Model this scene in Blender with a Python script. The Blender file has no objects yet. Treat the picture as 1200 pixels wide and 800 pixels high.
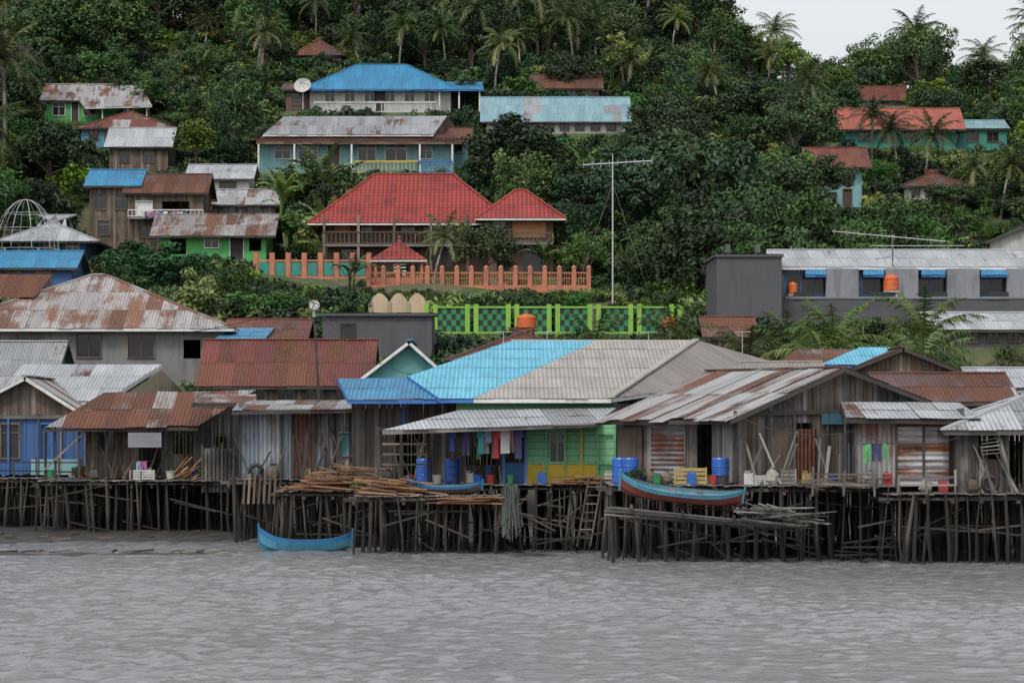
import bpy, math, random
import numpy as np
from mathutils import Vector, Matrix
random.seed(11); RNG=np.random.default_rng(5)
R=random.uniform
FL=4200.0; CH=4.0
# ---- survey helper: bearing / elevation readings + distance -> metres in the world
def SX(u,d): return (u-600.0)*d/FL
def SZ(v,d): return CH+(510.0-v)*d/FL
def S(u,v,d): return Vector((SX(u,d),d,SZ(v,d)))
scene=bpy.context.scene
col=scene.collection
# ------------------------------------------------------------------ materials
def newmat(name):
    m=bpy.data.materials.new(name); m.use_nodes=True
    nt=m.node_tree; b=nt.nodes['Principled BSDF']; return m,nt,b
class G:
    def __init__(s,nt): s.nt=nt
    def n(s,t,**k):
        x=s.nt.nodes.new(t)
        for a,b in k.items(): setattr(x,a,b)
        return x
    def l(s,a,b): s.nt.links.new(a,b)
    def put(s,sock,val):
        if hasattr(val,'is_linked') or hasattr(val,'links'): s.l(val,sock)
        else: sock.default_value=val
    def m(s,op,a,b=0.0,c=None,clamp=False):
        x=s.n('ShaderNodeMath',operation=op,use_clamp=clamp)
        s.put(x.inputs[0],a); s.put(x.inputs[1],b)
        if c is not None: s.put(x.inputs[2],c)
        return x.outputs[0]
    def mix(s,f,a,b,mode='MIX'):
        x=s.n('ShaderNodeMix',data_type='RGBA',blend_type=mode)
        s.put(x.inputs[0],f)
        for i,v in ((6,a),(7,b)):
            if isinstance(v,(tuple,list)): x.inputs[i].default_value=(v[0],v[1],v[2],1)
            else: s.l(v,x.inputs[i])
        return x.outputs[2]
    def noise(s,vec,scale,detail=4,rough=.55):
        x=s.n('ShaderNodeTexNoise'); x.inputs['Scale'].default_value=scale
        x.inputs['Detail'].default_value=detail; x.inputs['Roughness'].default_value=rough
        if vec is not None: s.l(vec,x.inputs['Vector'])
        return x.outputs[0]
    def ramp(s,f,a,b):
        x=s.n('ShaderNodeMapRange'); x.clamp=True; x.interpolation_type='SMOOTHSTEP'
        s.put(x.inputs[0],f); x.inputs[1].default_value=a; x.inputs[2].default_value=b
        return x.outputs[0]
    def tint(s):
        a=s.n('ShaderNodeAttribute',attribute_name='tint'); sp=s.n('ShaderNodeSeparateColor')
        s.l(a.outputs['Color'],sp.inputs[0]); return sp.outputs
    def uv(s):
        a=s.n('ShaderNodeUVMap'); a.uv_map='uv'; sp=s.n('ShaderNodeSeparateXYZ'); s.l(a.outputs[0],sp.inputs[0]); return sp.outputs[0],sp.outputs[1]
    def vec(s,x,y,z):
        c=s.n('ShaderNodeCombineXYZ'); s.put(c.inputs[0],x); s.put(c.inputs[1],y); s.put(c.inputs[2],z); return c.outputs[0]
    def pos(s): return s.n('ShaderNodeNewGeometry').outputs['Position']
    def z(s):
        sp=s.n('ShaderNodeSeparateXYZ'); s.l(s.pos(),sp.inputs[0]); return sp.outputs[2]
    def bump(s,h,strength,dist,b):
        x=s.n('ShaderNodeBump'); x.inputs['Strength'].default_value=strength; x.inputs['Distance'].default_value=dist
        s.l(h,x.inputs['Height']); s.l(x.outputs[0],b.inputs['Normal'])
MC={}
RUST=(0.125,0.047,0.025); RUSTD=(0.04,0.022,0.017)
def metal(name,base,base2=None,amt=.4,corr=.16,rust=RUST,rust2=RUSTD,rough=.5,met=0.0):
    if name in MC: return MC[name]
    m,nt,b=newmat(name); g=G(nt); base2=base2 or tuple(c*.75 for c in base)
    t=g.tint(); u,v=g.uv()
    n1=g.noise(g.vec(g.m('MULTIPLY',u,1.8),g.m('MULTIPLY',v,.3),g.m('MULTIPLY',t[0],6.0)),1.0,6,.68)
    n2=g.noise(g.pos(),.32,5,.6)
    n3=g.noise(g.pos(),6.0,3)
    f=g.m('ADD',g.m('MULTIPLY',n1,.5),g.m('MULTIPLY',n2,.5))
    f=g.m('ADD',f,g.m('MULTIPLY',g.m('SUBTRACT',t[1],.5),.16))
    f=g.m('ADD',f,amt-.5)
    fr=g.ramp(f,.44,.58)
    cb=g.mix(g.ramp(t[2],.35,.65),base,base2)
    cb=g.mix(g.m('MULTIPLY',g.ramp(n1,.35,.7),.5),cb,tuple(c*.45 for c in base))
    cr=g.mix(g.ramp(n3,.3,.7),rust2,rust)
    cr=g.mix(g.m('MULTIPLY',t[0],.5),cr,tuple(min(1,c*1.9) for c in rust))
    c=g.mix(fr,cb,cr)
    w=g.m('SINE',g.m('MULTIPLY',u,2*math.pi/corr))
    c=g.mix(g.m('MULTIPLY',g.ramp(w,-.2,-1.0),.35),c,(0.01,0.01,0.01))  # groove shade painted into the colour: corrugation troughs darkened along with the bump
    g.l(c,b.inputs['Base Color'])
    g.l(g.m('ADD',g.m('MULTIPLY',fr,.3),rough,clamp=True),b.inputs['Roughness'])
    b.inputs['Specular IOR Level'].default_value=.35
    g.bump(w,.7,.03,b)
    MC[name]=m; return m
def tile(name,colr):
    if name in MC: return MC[name]
    m,nt,b=newmat(name); g=G(nt); t=g.tint(); u,v=g.uv()
    w=g.m('SINE',g.m('MULTIPLY',u,2*math.pi/.34)); w2=g.m('FRACT',g.m('MULTIPLY',v,1/.5))
    n=g.noise(g.pos(),.9,5); 
    c=g.mix(g.ramp(n,.35,.7),colr,tuple(x*.5 for x in colr))
    c=g.mix(g.m('MULTIPLY',t[0],.5),c,tuple(min(1,x*1.5+.01) for x in colr))
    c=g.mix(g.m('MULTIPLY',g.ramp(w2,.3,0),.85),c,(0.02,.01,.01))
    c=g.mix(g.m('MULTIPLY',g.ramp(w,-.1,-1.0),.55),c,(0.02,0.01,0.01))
    g.l(c,b.inputs['Base Color']); b.inputs['Roughness'].default_value=.6
    g.bump(g.m('ADD',w,g.m('MULTIPLY',w2,-1.)),.7,.05,b); MC[name]=m; return m
def wood(name,a,bb,stain=.5,wet=False):
    if name in MC: return MC[name]
    m,nt,b=newmat(name); g=G(nt); t=g.tint(); u,v=g.uv()
    n=g.noise(g.vec(g.m('MULTIPLY',u,9.),g.m('MULTIPLY',v,.9),g.m('MULTIPLY',t[2],30.)),1.,5,.65)
    n2=g.noise(g.pos(),1.1,4)
    c=g.mix(t[0],a,bb)
    c=g.mix(g.m('MULTIPLY',g.ramp(n,.4,.75),.7),c,tuple(x*.35 for x in a))
    c=g.mix(g.m('MULTIPLY',g.ramp(n2,.45,.7),stain),c,(0.03,.026,.022))
    c=g.mix(g.m('MULTIPLY',g.ramp(t[1],.8,1.),.6),c,tuple(min(.6,x*1.8) for x in bb))
    if wet: c=g.mix(g.m('MULTIPLY',g.ramp(g.m('ADD',g.z(),g.m('MULTIPLY',n2,-.8)),.6,.0),.9),c,(.012,.012,.009))
    g.l(c,b.inputs['Base Color']); b.inputs['Roughness'].default_value=.85
    g.bump(n,.5,.02,b); MC[name]=m; return m
def paint(name,c0,grime=.5,clap=0,rough=.7):
    if name in MC: return MC[name]
    m,nt,b=newmat(name); g=G(nt); t=g.tint(); u,v=g.uv()
    n=g.noise(g.vec(g.m('MULTIPLY',u,2.2),g.m('MULTIPLY',v,.35),g.m('MULTIPLY',t[2],9.)),1.,6,.65)
    n2=g.noise(g.pos(),.8,5); n3=g.noise(g.pos(),5.,4)
    c=g.mix(g.m('MULTIPLY',g.ramp(n,.42,.75),grime),c0,tuple(x*.3+.01 for x in c0))
    c=g.mix(g.m('MULTIPLY',g.ramp(n2,.45,.75),grime*.8),c,(0.09,.08,.065))
    c=g.mix(g.m('MULTIPLY',g.ramp(n3,.5,.8),grime*.4),c,(0.05,.045,.04))
    if clap:
        w=g.m('FRACT',g.m('MULTIPLY',v,1/clap))
        c=g.mix(g.m('MULTIPLY',g.ramp(w,.22,0),.6),c,(.02,.025,.02))
        g.bump(g.m('MULTIPLY',w,-1.),.8,.03,b)
    else: g.bump(n3,.3,.02,b)
    g.l(c,b.inputs['Base Color']); b.inputs['Roughness'].default_value=rough; MC[name]=m; return m
def plain(name,c0,rough=.6,var=.3):
    if name in MC: return MC[name]
    m,nt,b=newmat(name); g=G(nt); n=g.noise(g.pos(),3.,5); t=g.tint()
    c=g.mix(g.m('MULTIPLY',g.ramp(n,.4,.75),var),c0,tuple(x*.3 for x in c0))
    c=g.mix(g.m('MULTIPLY',t[0],var*.6),c,tuple(min(1,x*1.6) for x in c0))
    g.l(c,b.inputs['Base Color']); b.inputs['Roughness'].default_value=rough; MC[name]=m; return m
def leafmat(name,dark,mid,lite,trans=.0):
    m,nt,b=newmat(name); g=G(nt); t=g.tint(); oi=g.n('ShaderNodeObjectInfo')
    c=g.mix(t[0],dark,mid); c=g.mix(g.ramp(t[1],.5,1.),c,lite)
    h=g.n('ShaderNodeHueSaturation'); g.l(c,h.inputs['Color'])
    g.l(g.m('ADD',g.m('MULTIPLY',oi.outputs['Random'],.06),.476),h.inputs['Hue'])
    g.l(g.m('ADD',g.m('MULTIPLY',g.m('FRACT',g.m('MULTIPLY',oi.outputs['Random'],7.31)),1.05),.5),h.inputs['Value'])
    g.l(g.m('ADD',g.m('MULTIPLY',g.m('FRACT',g.m('MULTIPLY',oi.outputs['Random'],3.17)),.3),.82),h.inputs['Saturation'])
    g.l(h.outputs[0],b.inputs['Base Color']); b.inputs['Roughness'].default_value=.55; b.inputs['Specular IOR Level'].default_value=.25
    if trans>0:
        tr=g.n('ShaderNodeBsdfTranslucent'); g.l(h.outputs[0],tr.inputs[0]); mx=g.n('ShaderNodeMixShader'); mx.inputs[0].default_value=trans
        g.l(b.outputs[0],mx.inputs[1]); g.l(tr.outputs[0],mx.inputs[2]); g.l(mx.outputs[0],nt.nodes['Material Output'].inputs[0])
    return m
LEAF=leafmat('leaf_broad',(.018,.040,.010),(.055,.105,.024),(.12,.175,.04))
LEAFY=leafmat('leaf_yellow',(.05,.08,.013),(.13,.17,.026),(.24,.25,.045))
LEAFD=leafmat('leaf_dark',(.010,.027,.009),(.027,.058,.019),(.06,.10,.032))
FROND=leafmat('leaf_palm',(.04,.06,.018),(.095,.13,.036),(.19,.19,.065),.2)
BAN=leafmat('leaf_banana',(.045,.085,.022),(.10,.17,.04),(.18,.24,.065),.2)
BARK=wood('bark',(.09,.075,.06),(.16,.14,.12)); PBARK=wood('palm_bark',(.15,.135,.12),(.26,.24,.21),.3)
POST=wood('post_wood',(.020,.016,.013),(.085,.070,.057),.6,True)
PLK=wood('plank_grey',(.10,.092,.084),(.22,.205,.19),.6)
PLKB=wood('plank_brown',(.085,.06,.042),(.17,.13,.10),.5)
PLKN=wood('plank_new',(.15,.07,.032),(.34,.19,.10),.25)
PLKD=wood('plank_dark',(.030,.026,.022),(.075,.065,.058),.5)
GLASS=plain('window_glass',(.018,.02,.024),.12,.1)
DARK=plain('dark_interior',(.02,.018,.016),.9,.2)
WHITE=plain('white_paint',(.55,.55,.53),.6,.45)
# ------------------------------------------------------------------ mesh builder
class MB:
    def __init__(s): s.v=[];s.f=[];s.m=[];s.uv=[];s.t=[];s.mats=[]
    def mi(s,mat):
        if mat not in s.mats: s.mats.append(mat)
        return s.mats.index(mat)
    def poly(s,pts,mat,uvs=None,t=None):
        i=len(s.v); pts=[Vector(p) for p in pts]; s.v+= [tuple(p) for p in pts]; s.f.append(tuple(range(i,i+len(pts)))); s.m.append(s.mi(mat))
        if uvs is None:
            e=(pts[1]-pts[0]); n=e.cross(pts[2]-pts[0])
            if n.length<1e-9: n=Vector((0,0,1))
            n.normalize()
            if abs(n.z)>.9: U=Vector((1,0,0)); V=Vector((0,1,0))
            else:
                U=Vector((0,0,1)).cross(n).normalized(); V=n.cross(U)
            uvs=[(p.dot(U),p.dot(V)) for p in pts]
        s.uv.append(uvs); s.t.append(t or (random.random(),random.random(),random.random()))
    def obox(s,o,a,b,c,mat,t=None,along=None):
        t=t or (random.random(),random.random(),random.random())
        P=[o,o+a,o+a+b,o+b,o+c,o+a+c,o+a+b+c,o+b+c]
        la,lb,lc=a.length,b.length,c.length
        for idx,(x,y) in (((0,3,2,1),(lb,la)),((4,5,6,7),(la,lb)),((0,1,5,4),(la,lc)),((1,2,6,5),(lb,lc)),((2,3,7,6),(la,lc)),((3,0,4,7),(lb,lc))):
            if x>y: q=[(0,0),(0,x),(y,x),(y,0)]
            else: q=[(0,0),(x,0),(x,y),(0,y)]
            s.poly([P[k] for k in idx],mat,q,t)
    def beam(s,p0,p1,w,h,mat,t=None):
        p0=Vector(p0);p1=Vector(p1); d=p1-p0
        if d.length<1e-6: return
        up=Vector((0,0,1)) if abs(d.normalized().z)<.95 else Vector((0,1,0))
        x=d.cross(up).normalized()*w; y=x.cross(d).normalized()*h
        s.obox(p0-x/2-y/2,x,y,d,mat,t)
    def cyl(s,p0,p1,r0,r1,mat,n=8,cap=True,t=None):
        p0=Vector(p0);p1=Vector(p1); d=(p1-p0); 
        up=Vector((0,0,1)) if abs(d.normalized().z)<.95 else Vector((0,1,0))
        x=d.cross(up).normalized(); y=x.cross(d).normalized(); t=t or (random.random(),random.random(),random.random())
        a=[p0+(x*math.cos(k*2*math.pi/n)+y*math.sin(k*2*math.pi/n))*r0 for k in range(n)]
        b=[p1+(x*math.cos(k*2*math.pi/n)+y*math.sin(k*2*math.pi/n))*r1 for k in range(n)]
        L=d.length
        for k in range(n):
            j=(k+1)%n; s.poly([a[k],a[j],b[j],b[k]],mat,[(k*.1,0),(k*.1+.1,0),(k*.1+.1,L),(k*.1,L)],t)
        if cap: s.poly(b,mat,None,t); s.poly(a[::-1],mat,None,t)
    def lathe(s,c,prof,mat,n=14,t=None):
        c=Vector(c); t=t or (random.random(),random.random(),random.random())
        for (r0,z0),(r1,z1) in zip(prof[:-1],prof[1:]):
            for k in range(n):
                a0=k*2*math.pi/n;a1=(k+1)*2*math.pi/n
                p=[c+Vector((r0*math.cos(a0),r0*math.sin(a0),z0)),c+Vector((r0*math.cos(a1),r0*math.sin(a1),z0)),c+Vector((r1*math.cos(a1),r1*math.sin(a1),z1)),c+Vector((r1*math.cos(a0),r1*math.sin(a0),z1))]
                if r1<1e-4: p=p[:3]
                elif r0<1e-4: p=[p[0],p[2],p[3]]
                s.poly(p,mat,None,t)
    def obj(s,name,parent=None,smooth=False):
        me=bpy.data.meshes.new(name); me.from_pydata(s.v,[],s.f)
        for m in s.mats: me.materials.append(m)
        me.polygons.foreach_set('material_index',s.m)
        uvl=me.uv_layers.new(name='uv'); uvl.data.foreach_set('uv',[c for p in s.uv for q in p for c in q])
        ca=me.color_attributes.new('tint','FLOAT_COLOR','CORNER')
        ca.data.foreach_set('color',[c for f,t in zip(s.f,s.t) for _ in f for c in (t[0],t[1],t[2],1.)])
        if smooth: me.polygons.foreach_set('use_smooth',[True]*len(s.f))
        me.update(); o=bpy.data.objects.new(name,me); col.objects.link(o)
        if parent: o.parent=parent
        return o
def empty(name):
    e=bpy.data.objects.new(name,None); e.empty_display_size=.5; col.objects.link(e); return e
# ------------------------------------------------------------------ terrain function
PADS=[]; PROT=[]
PY=[-1e4,100,150,160,175,190,210,230,260,280,320,350,400,450,500,600,900,1e4]
PZ=[-2.0,-2.0,-.35,.25,2.,5.,8.2,10.3,14.2,16.4,27.,35.,45.5,55.,57.,46.,25.,20.]
def base_h(x,y):
    z=np.interp(y,PY,PZ)
    t=np.clip((x-8)/30.,0,1); t=t*t*(3-2*t); k=np.clip((y-300)/100.,0,1)
    return z-(z-4)*.17*t*k
def H(x,y):
    x=np.asarray(x,float);y=np.asarray(y,float)
    z=base_h(x,y)
    k=np.clip((y-170)/60.,0,1)
    z=z+k*(np.sin(x*.21+y*.13)*.35+np.sin(x*.5-y*.37+1)*.2+np.sin(x*.083+y*.05+2)*.6)
    for cx,cy,hx,hy,zz in PADS:
        dx=np.maximum(np.abs(x-cx)-hx,0);dy=np.maximum(np.abs(y-cy)-hy,0)
        w=np.clip(1-np.hypot(dx,dy)/4.5,0,1); w=w*w*(3-2*w)
        z=z*(1-w)+zz*w
    return z
def gd(u,v):
    for i in range(700):
        d=160+i*.5
        z=float(base_h(SX(u,d),d))
        if 510-(z-CH)*FL/d<=v: return d
    return 470.
# ------------------------------------------------------------------ roof / wall
def clip(poly,ax,val,keepgt):
    out=[]
    for i in range(len(poly)):
        a=poly[i];b=poly[(i+1)%len(poly)]
        ia=(a[ax]>=val) if keepgt else (a[ax]<=val); ib=(b[ax]>=val) if keepgt else (b[ax]<=val)
        if ia: out.append(a)
        if ia!=ib:
            t=(val-a[ax])/(b[ax]-a[ax]); out.append((a[0]+(b[0]-a[0])*t,a[1]+(b[1]-a[1])*t))
    return out
def newell(pts):
    n=Vector((0,0,0))
    for i in range(len(pts)):
        a=pts[i];b=pts[(i+1)%len(pts)]
        n+=Vector(((a.y-b.y)*(a.z+b.z),(a.z-b.z)*(a.x+b.x),(a.x-b.x)*(a.y+b.y)))
    return n.normalized()
def roof_plane(mb,pts,mat,cw=.85,ch=2.6,jit=.012,rag=.07,fas=None,fh=.14,mat2=None,p2=0.,edges=None):
    pts=[Vector(p) for p in pts]; o=pts[0]; n=newell(pts)
    if n.z<0: n=-n
    u=(pts[1]-o); u=(u-n*u.dot(n)).normalized()
    v=n.cross(u)
    if v.z<0: v=-v
    P=[((p-o).dot(u),(p-o).dot(v)) for p in pts]
    x0=min(p[0] for p in P);x1=max(p[0] for p in P);y1=max(p[1] for p in P); y0=min(0,min(p[1] for p in P))
    P=[(a,b-y0) for a,b in P]; o=o+v*y0; y1-=y0
    nr=max(1,round(y1/ch)); hh=y1/nr; nc=max(1,int((x1-x0)/cw)+1); off=R(-.3,0)
    colm=[(mat2 and random.random()<p2) for _ in range(nc+2)]
    for j in range(nr):
        for i in range(nc+1):
            a=x0+off+i*cw; q=clip(clip(clip(clip(P,0,a,True),0,a+cw,False),1,j*hh,True),1,(j+1)*hh,False)
            if len(q)<3: continue
            k=[R(0,jit) for _ in range(2)]; dr=R(-rag,rag*.3); ext=R(0,.06)
            out=[];uvs=[]
            for (x,y) in q:
                lift=k[0]+(x-a)/cw*(k[1]-k[0])+.012*(1-(y-j*hh)/hh)+((i%2)*.004)
                yy=y+(dr if (y<1e-4) else (-ext if abs(y-j*hh)<1e-4 else 0))
                out.append(o+u*x+v*yy+n*lift); uvs.append((x,yy))
            use2=colm[i] if random.random()<.75 else (mat2 and random.random()<p2)
            mb.poly(out,mat2 if use2 else mat,uvs)
    if fas:
        L=len(pts)
        for i in range(L):
            a=pts[i];b=pts[(i+1)%L]
            if edges is not None and i not in edges: continue
            mb.beam(a-n*(fh*.5+.01),b-n*(fh*.5+.01),.03,fh,fas)
def wall(mb,wb,A,B,topf,mat,kind='plain',ops=(),brk=(),frame=None,low=0.,mat2=None,p2=0.,z0=0.):
    A=Vector(A);B=Vector(B); d=B-A; d.z=0; L=d.length
    if L<1e-4: return
    d/=L; n=Vector((d.y,-d.x,0))
    xs={0.,L}
    for b in brk: xs.add(b)
    for o in ops: xs.add(max(0,min(L,o[0]))); xs.add(max(0,min(L,o[2])))
    xs=sorted(xs); cols=[]
    wid={'plain':1e9,'plank':None,'sheet':.8}[kind]
    for a,b in zip(xs[:-1],xs[1:]):
        if b-a<1e-4: continue
        x=a
        while x<b-1e-4:
            w=R(.12,.22) if wid is None else wid
            e=min(b,x+w)
            if b-e<.05: e=b
            cols.append((x,e)); x=e
    for a,b in cols:
        g=.006 if kind=='plank' else 0
        off=R(-.012,.012) if kind!='plain' else 0
        sk=R(-.012,.012) if kind=='plank' else 0
        dz=R(-.1,.05) if kind!='plain' else 0
        mid=(a+b)/2
        segs=[z0-low+(dz if low<.3 else 0)]
        tops=(topf(a),topf(b))
        cuts=sorted([(o[1],o[3]) for o in ops if o[0]-1e-4<=mid<=o[2]+1e-4])
        parts=[]; c=segs[0]
        for (q0,q1) in cuts:
            if q0>c: parts.append(((c,c),(q0,q0)))
            c=q1
        if min(tops)>c or max(tops)>c+.01: parts.append(((c,c),tops))
        mm=mat2 if (mat2 and random.random()<p2) else mat
        for (l0,l1),(h0,h1) in parts:
            if h0<=l0 and h1<=l1: continue
            p=[A+d*(a+g)+Vector((0,0,l0))+n*off,A+d*(b-g)+Vector((0,0,l1))+n*off,A+d*(b-g+sk)+Vector((0,0,h1))+n*off,A+d*(a+g+sk)+Vector((0,0,h0))+n*off]
            mb.poly(p,mm,[(a,l0),(b,l1),(b,h1),(a,h0)])
    for o in ops:
        u0,a0,u1,a1,k=o[:5]; fm=o[5] if len(o)>5 else (frame or PLKB)
        q=lambda u,z,off=0: A+d*u+Vector((0,0,z))+n*off
        t=.07
        if k!='hole':
            for (s0,s1) in ((q(u0-t/2,a0-t,.02),q(u0-t/2,a1+t,.02)),(q(u1+t/2,a0-t,.02),q(u1+t/2,a1+t,.02))): wb.beam(s0,s1,.07,.09,fm)
            wb.beam(q(u0,a1+t/2,.022),q(u1,a1+t/2,.022),.09,.07,fm)
            if k!='door': wb.beam(q(u0,a0-t/2,.03),q(u1,a0-t/2,.03),.11,.07,fm)
            for (x,y,z,w) in ((q(u0,a0),q(u0,a0,-.12),q(u0,a1,-.12),q(u0,a1)),(q(u1,a0),q(u1,a0,-.12),q(u1,a1,-.12),q(u1,a1)),(q(u0,a1),q(u1,a1),q(u1,a1,-.12),q(u0,a1,-.12))): wb.poly([x,y,z,w],fm)
        if k=='win':
            wb.poly([q(u0,a0,-.08),q(u1,a0,-.08),q(u1,a1,-.08),q(u0,a1,-.08)],GLASS)
            nb=max(1,int((u1-u0)/.75))
            for i in range(1,nb+1 if nb>1 else 2):
                x=u0+(u1-u0)*i/(nb+ (0 if nb>1 else 1))
                if x<u1-.05: wb.beam(q(x,a0,-.05),q(x,a1,-.05),.05,.05,fm)
            if a1-a0>1: wb.beam(q(u0,a1-.35,-.045),q(u1,a1-.35,-.045),.05,.05,fm)
        elif k=='cur':
            wb.poly([q(u0,a0,-.06),q(u1,a0,-.06),q(u1,a1,-.06),q(u0,a1,-.06)],o[6] if len(o)>6 else fm)
        elif k=='door':
            wb.poly([q(u0,a0,-.08),q(u1,a0,-.08),q(u1,a1,-.08),q(u0,a1,-.08)],o[6] if len(o)>6 else PLKD)
def house(name,xl,xr,vb,ve,d,dep,vr,roof='gx',yaw=0,wm=None,wk='plain',rm=None,ops=(),lops=(),rops=(),oh=.45,fas=None,frame=None,ins=None,pk=.5,hr=None,W=None,pad=True,low=2.,rm2=None,rp2=0,jit=.012,rag=.05,wm2=None,wp2=0,cw=.85,prot=True):
    e=empty(name); ya=math.radians(yaw); cx_=math.cos(ya); s_=math.sin(ya)
    O=S(xl,vb,d); z0=O.z
    if W is None: W=(xr-xl)*d/FL/cx_
    X=Vector((cx_,s_,0));Y=Vector((-s_,cx_,0))
    q=lambda x,y,z: O+X*x+Y*y+Vector((0,0,z))
    h=SZ(ve,d)-z0; hR=h if hr is None else hr
    rd=d+dep/2 if roof in('gx','hip') else (d+dep if roof=='shedf' else d)
    if yaw and roof=='gy': rd=d+W*pk*s_
    rz=max(SZ(vr,rd)-z0,h+.15)
    wb=MB(); wl=MB(); rf=MB()
    K=FL/d
    fo=[((o[0]-xl)/K/cx_,(vb-o[3])/K,(o[2]-xl)/K/cx_,(vb-o[1])/K)+tuple(o[4:]) for o in ops]
    fas=fas or PLKD; rm=rm or metal('m_grey',(.3,.3,.3))
    if roof=='gx':
        ft=lambda u:h; bt=ft
        sl=lambda u: h+(rz-h)*(1-abs(u/dep-.5)*2); st=sl; brk=[dep/2]; fb=[]
    elif roof=='gy':
        px_=W*pk
        ft=lambda u: (h+(rz-h)*u/px_) if u<=px_ else (hR+(rz-hR)*(W-u)/(W-px_)); bt=lambda u: ft(W-u); brk=[]; fb=[px_]
        sl=lambda u:h; st=lambda u:hR
    elif roof=='hip': ft=bt=sl=st=lambda u:h; brk=[];fb=[]
    elif roof=='flat': ft=bt=sl=st=lambda u:h; brk=[];fb=[]
    elif roof=='shedf':
        ft=lambda u:h; bt=lambda u:rz; st=lambda u:h+(rz-h)*u/dep; sl=lambda u:h+(rz-h)*(1-u/dep); brk=[];fb=[]
    wall(wl,wb,q(0,0,0),q(W,0,0),ft,wm,wk,fo,fb,frame,low,wm2,wp2)
    wall(wl,wb,q(W,0,0),q(W,dep,0),st,wm,wk,rops,brk,frame,low,wm2,wp2)
    wall(wl,wb,q(W,dep,0),q(0,dep,0),bt,wm,wk,(),fb,frame,low)
    lo=[(dep-o[2],o[1],dep-o[0],o[3])+tuple(o[4:]) for o in lops]
    wall(wl,wb,q(0,dep,0),q(0,0,0),sl,wm,wk,lo,brk,frame,low,wm2,wp2)
    wl.poly([q(.02,.02,.02),q(W-.02,.02,.02),q(W-.02,dep-.02,.02),q(.02,dep-.02,.02)],PLKD)
    kw=dict(mat2=rm2,p2=rp2,jit=jit,rag=rag,fas=fas,cw=cw)
    if roof=='gx':
        s=(rz-h)/(dep/2); ze=h-oh*s
        roof_plane(rf,[q(-oh,-oh,ze),q(W+oh,-oh,ze),q(W+oh,dep/2,rz),q(-oh,dep/2,rz)],rm,edges=(0,1,3),**kw)
        roof_plane(rf,[q(W+oh,dep+oh,ze),q(-oh,dep+oh,ze),q(-oh,dep/2,rz),q(W+oh,dep/2,rz)],rm,edges=(0,1,3),**kw)
        rf.beam(q(-oh,dep/2,rz+.03),q(W+oh,dep/2,rz+.03),.3,.05,rm)
    elif roof=='gy':
        px_=W*pk; s1=(rz-h)/px_; s2=(rz-hR)/(W-px_)
        roof_plane(rf,[q(-oh,dep+oh,h-oh*s1),q(-oh,-oh,h-oh*s1),q(px_,-oh,rz),q(px_,dep+oh,rz)],rm,edges=(0,1,3),**kw)
        roof_plane(rf,[q(W+oh,-oh,hR-oh*s2),q(W+oh,dep+oh,hR-oh*s2),q(px_,dep+oh,rz),q(px_,-oh,rz)],rm,edges=(0,1,3),**kw)
        rf.beam(q(px_,-oh,rz+.03),q(px_,dep+oh,rz+.03),.3,.05,rm)
    elif roof=='hip':
        ins=dep/2 if ins is None else ins; s=(rz-h)/(dep/2); ze=h-oh*s
        a,b,c,f=q(-oh,-oh,ze),q(W+oh,-oh,ze),q(W+oh,dep+oh,ze),q(-oh,dep+oh,ze); r0,r1=q(ins,dep/2,rz),q(W-ins,dep/2,rz)
        roof_plane(rf,[a,b,r1,r0],rm,edges=(0,),**kw); roof_plane(rf,[b,c,r1],rm,edges=(0,),**kw)
        roof_plane(rf,[c,f,r0,r1],rm,edges=(0,),**kw); roof_plane(rf,[f,a,r0],rm,edges=(0,),**kw)
        up=Vector((0,0,.04))
        for p,p2 in ((a,r0),(b,r1),(c,r1),(f,r0),(r0,r1)): rf.beam(p+up,p2+up,.22,.06,rm)
    elif roof=='shedf':
        s=(rz-h)/dep
        roof_plane(rf,[q(-oh,-oh,h-oh*s),q(W+oh,-oh,h-oh*s),q(W+oh,dep+oh,rz+oh*s),q(-oh,dep+oh,rz+oh*s)],rm,edges=(0,1,2,3),**kw)
    elif roof=='flat':
        roof_plane(rf,[q(-oh,-oh,h+.05),q(W+oh,-oh,h+.05),q(W+oh,dep+oh,h+.25),q(-oh,dep+oh,h+.25)],rm,edges=(0,1,2,3),**kw)
    wl.obj('walls',e); rf.obj('roof',e)
    if wb.f: wb.obj('windows',e)
    if pad:
        c=q(W/2,dep/2,0); PADS.append((c.x,c.y,W/2*abs(cx_)+dep/2*abs(s_)+.4,dep/2*abs(cx_)+W/2*abs(s_)+.4,z0-.05))
    if prot: PROT.append((xl,min(vr,ve),xr,vb-.12*(vb-ve),d))
    return e,q,W,h,rz
def wins(x0,x1,t,b,n,gap=.45,kind='win',*a):
    w=(x1-x0)/n; return [(x0+w*i+w*gap/2,t,x0+w*(i+1)-w*gap/2,b,kind)+a for i in range(n)]
# ---- palette
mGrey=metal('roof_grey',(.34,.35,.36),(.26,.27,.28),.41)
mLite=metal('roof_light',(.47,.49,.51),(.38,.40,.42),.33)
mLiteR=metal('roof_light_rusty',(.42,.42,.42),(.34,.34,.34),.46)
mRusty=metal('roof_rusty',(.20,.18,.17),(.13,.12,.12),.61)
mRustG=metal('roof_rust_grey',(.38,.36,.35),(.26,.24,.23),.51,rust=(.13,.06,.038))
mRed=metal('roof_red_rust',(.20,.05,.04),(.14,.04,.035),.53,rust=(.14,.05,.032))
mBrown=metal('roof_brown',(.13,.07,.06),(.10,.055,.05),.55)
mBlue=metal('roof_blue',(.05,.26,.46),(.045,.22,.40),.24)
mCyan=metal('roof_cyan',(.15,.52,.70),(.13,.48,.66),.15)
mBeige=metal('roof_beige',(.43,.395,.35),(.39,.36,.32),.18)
mTaupe=metal('roof_taupe',(.30,.265,.24),(.27,.235,.21),.2)
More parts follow.
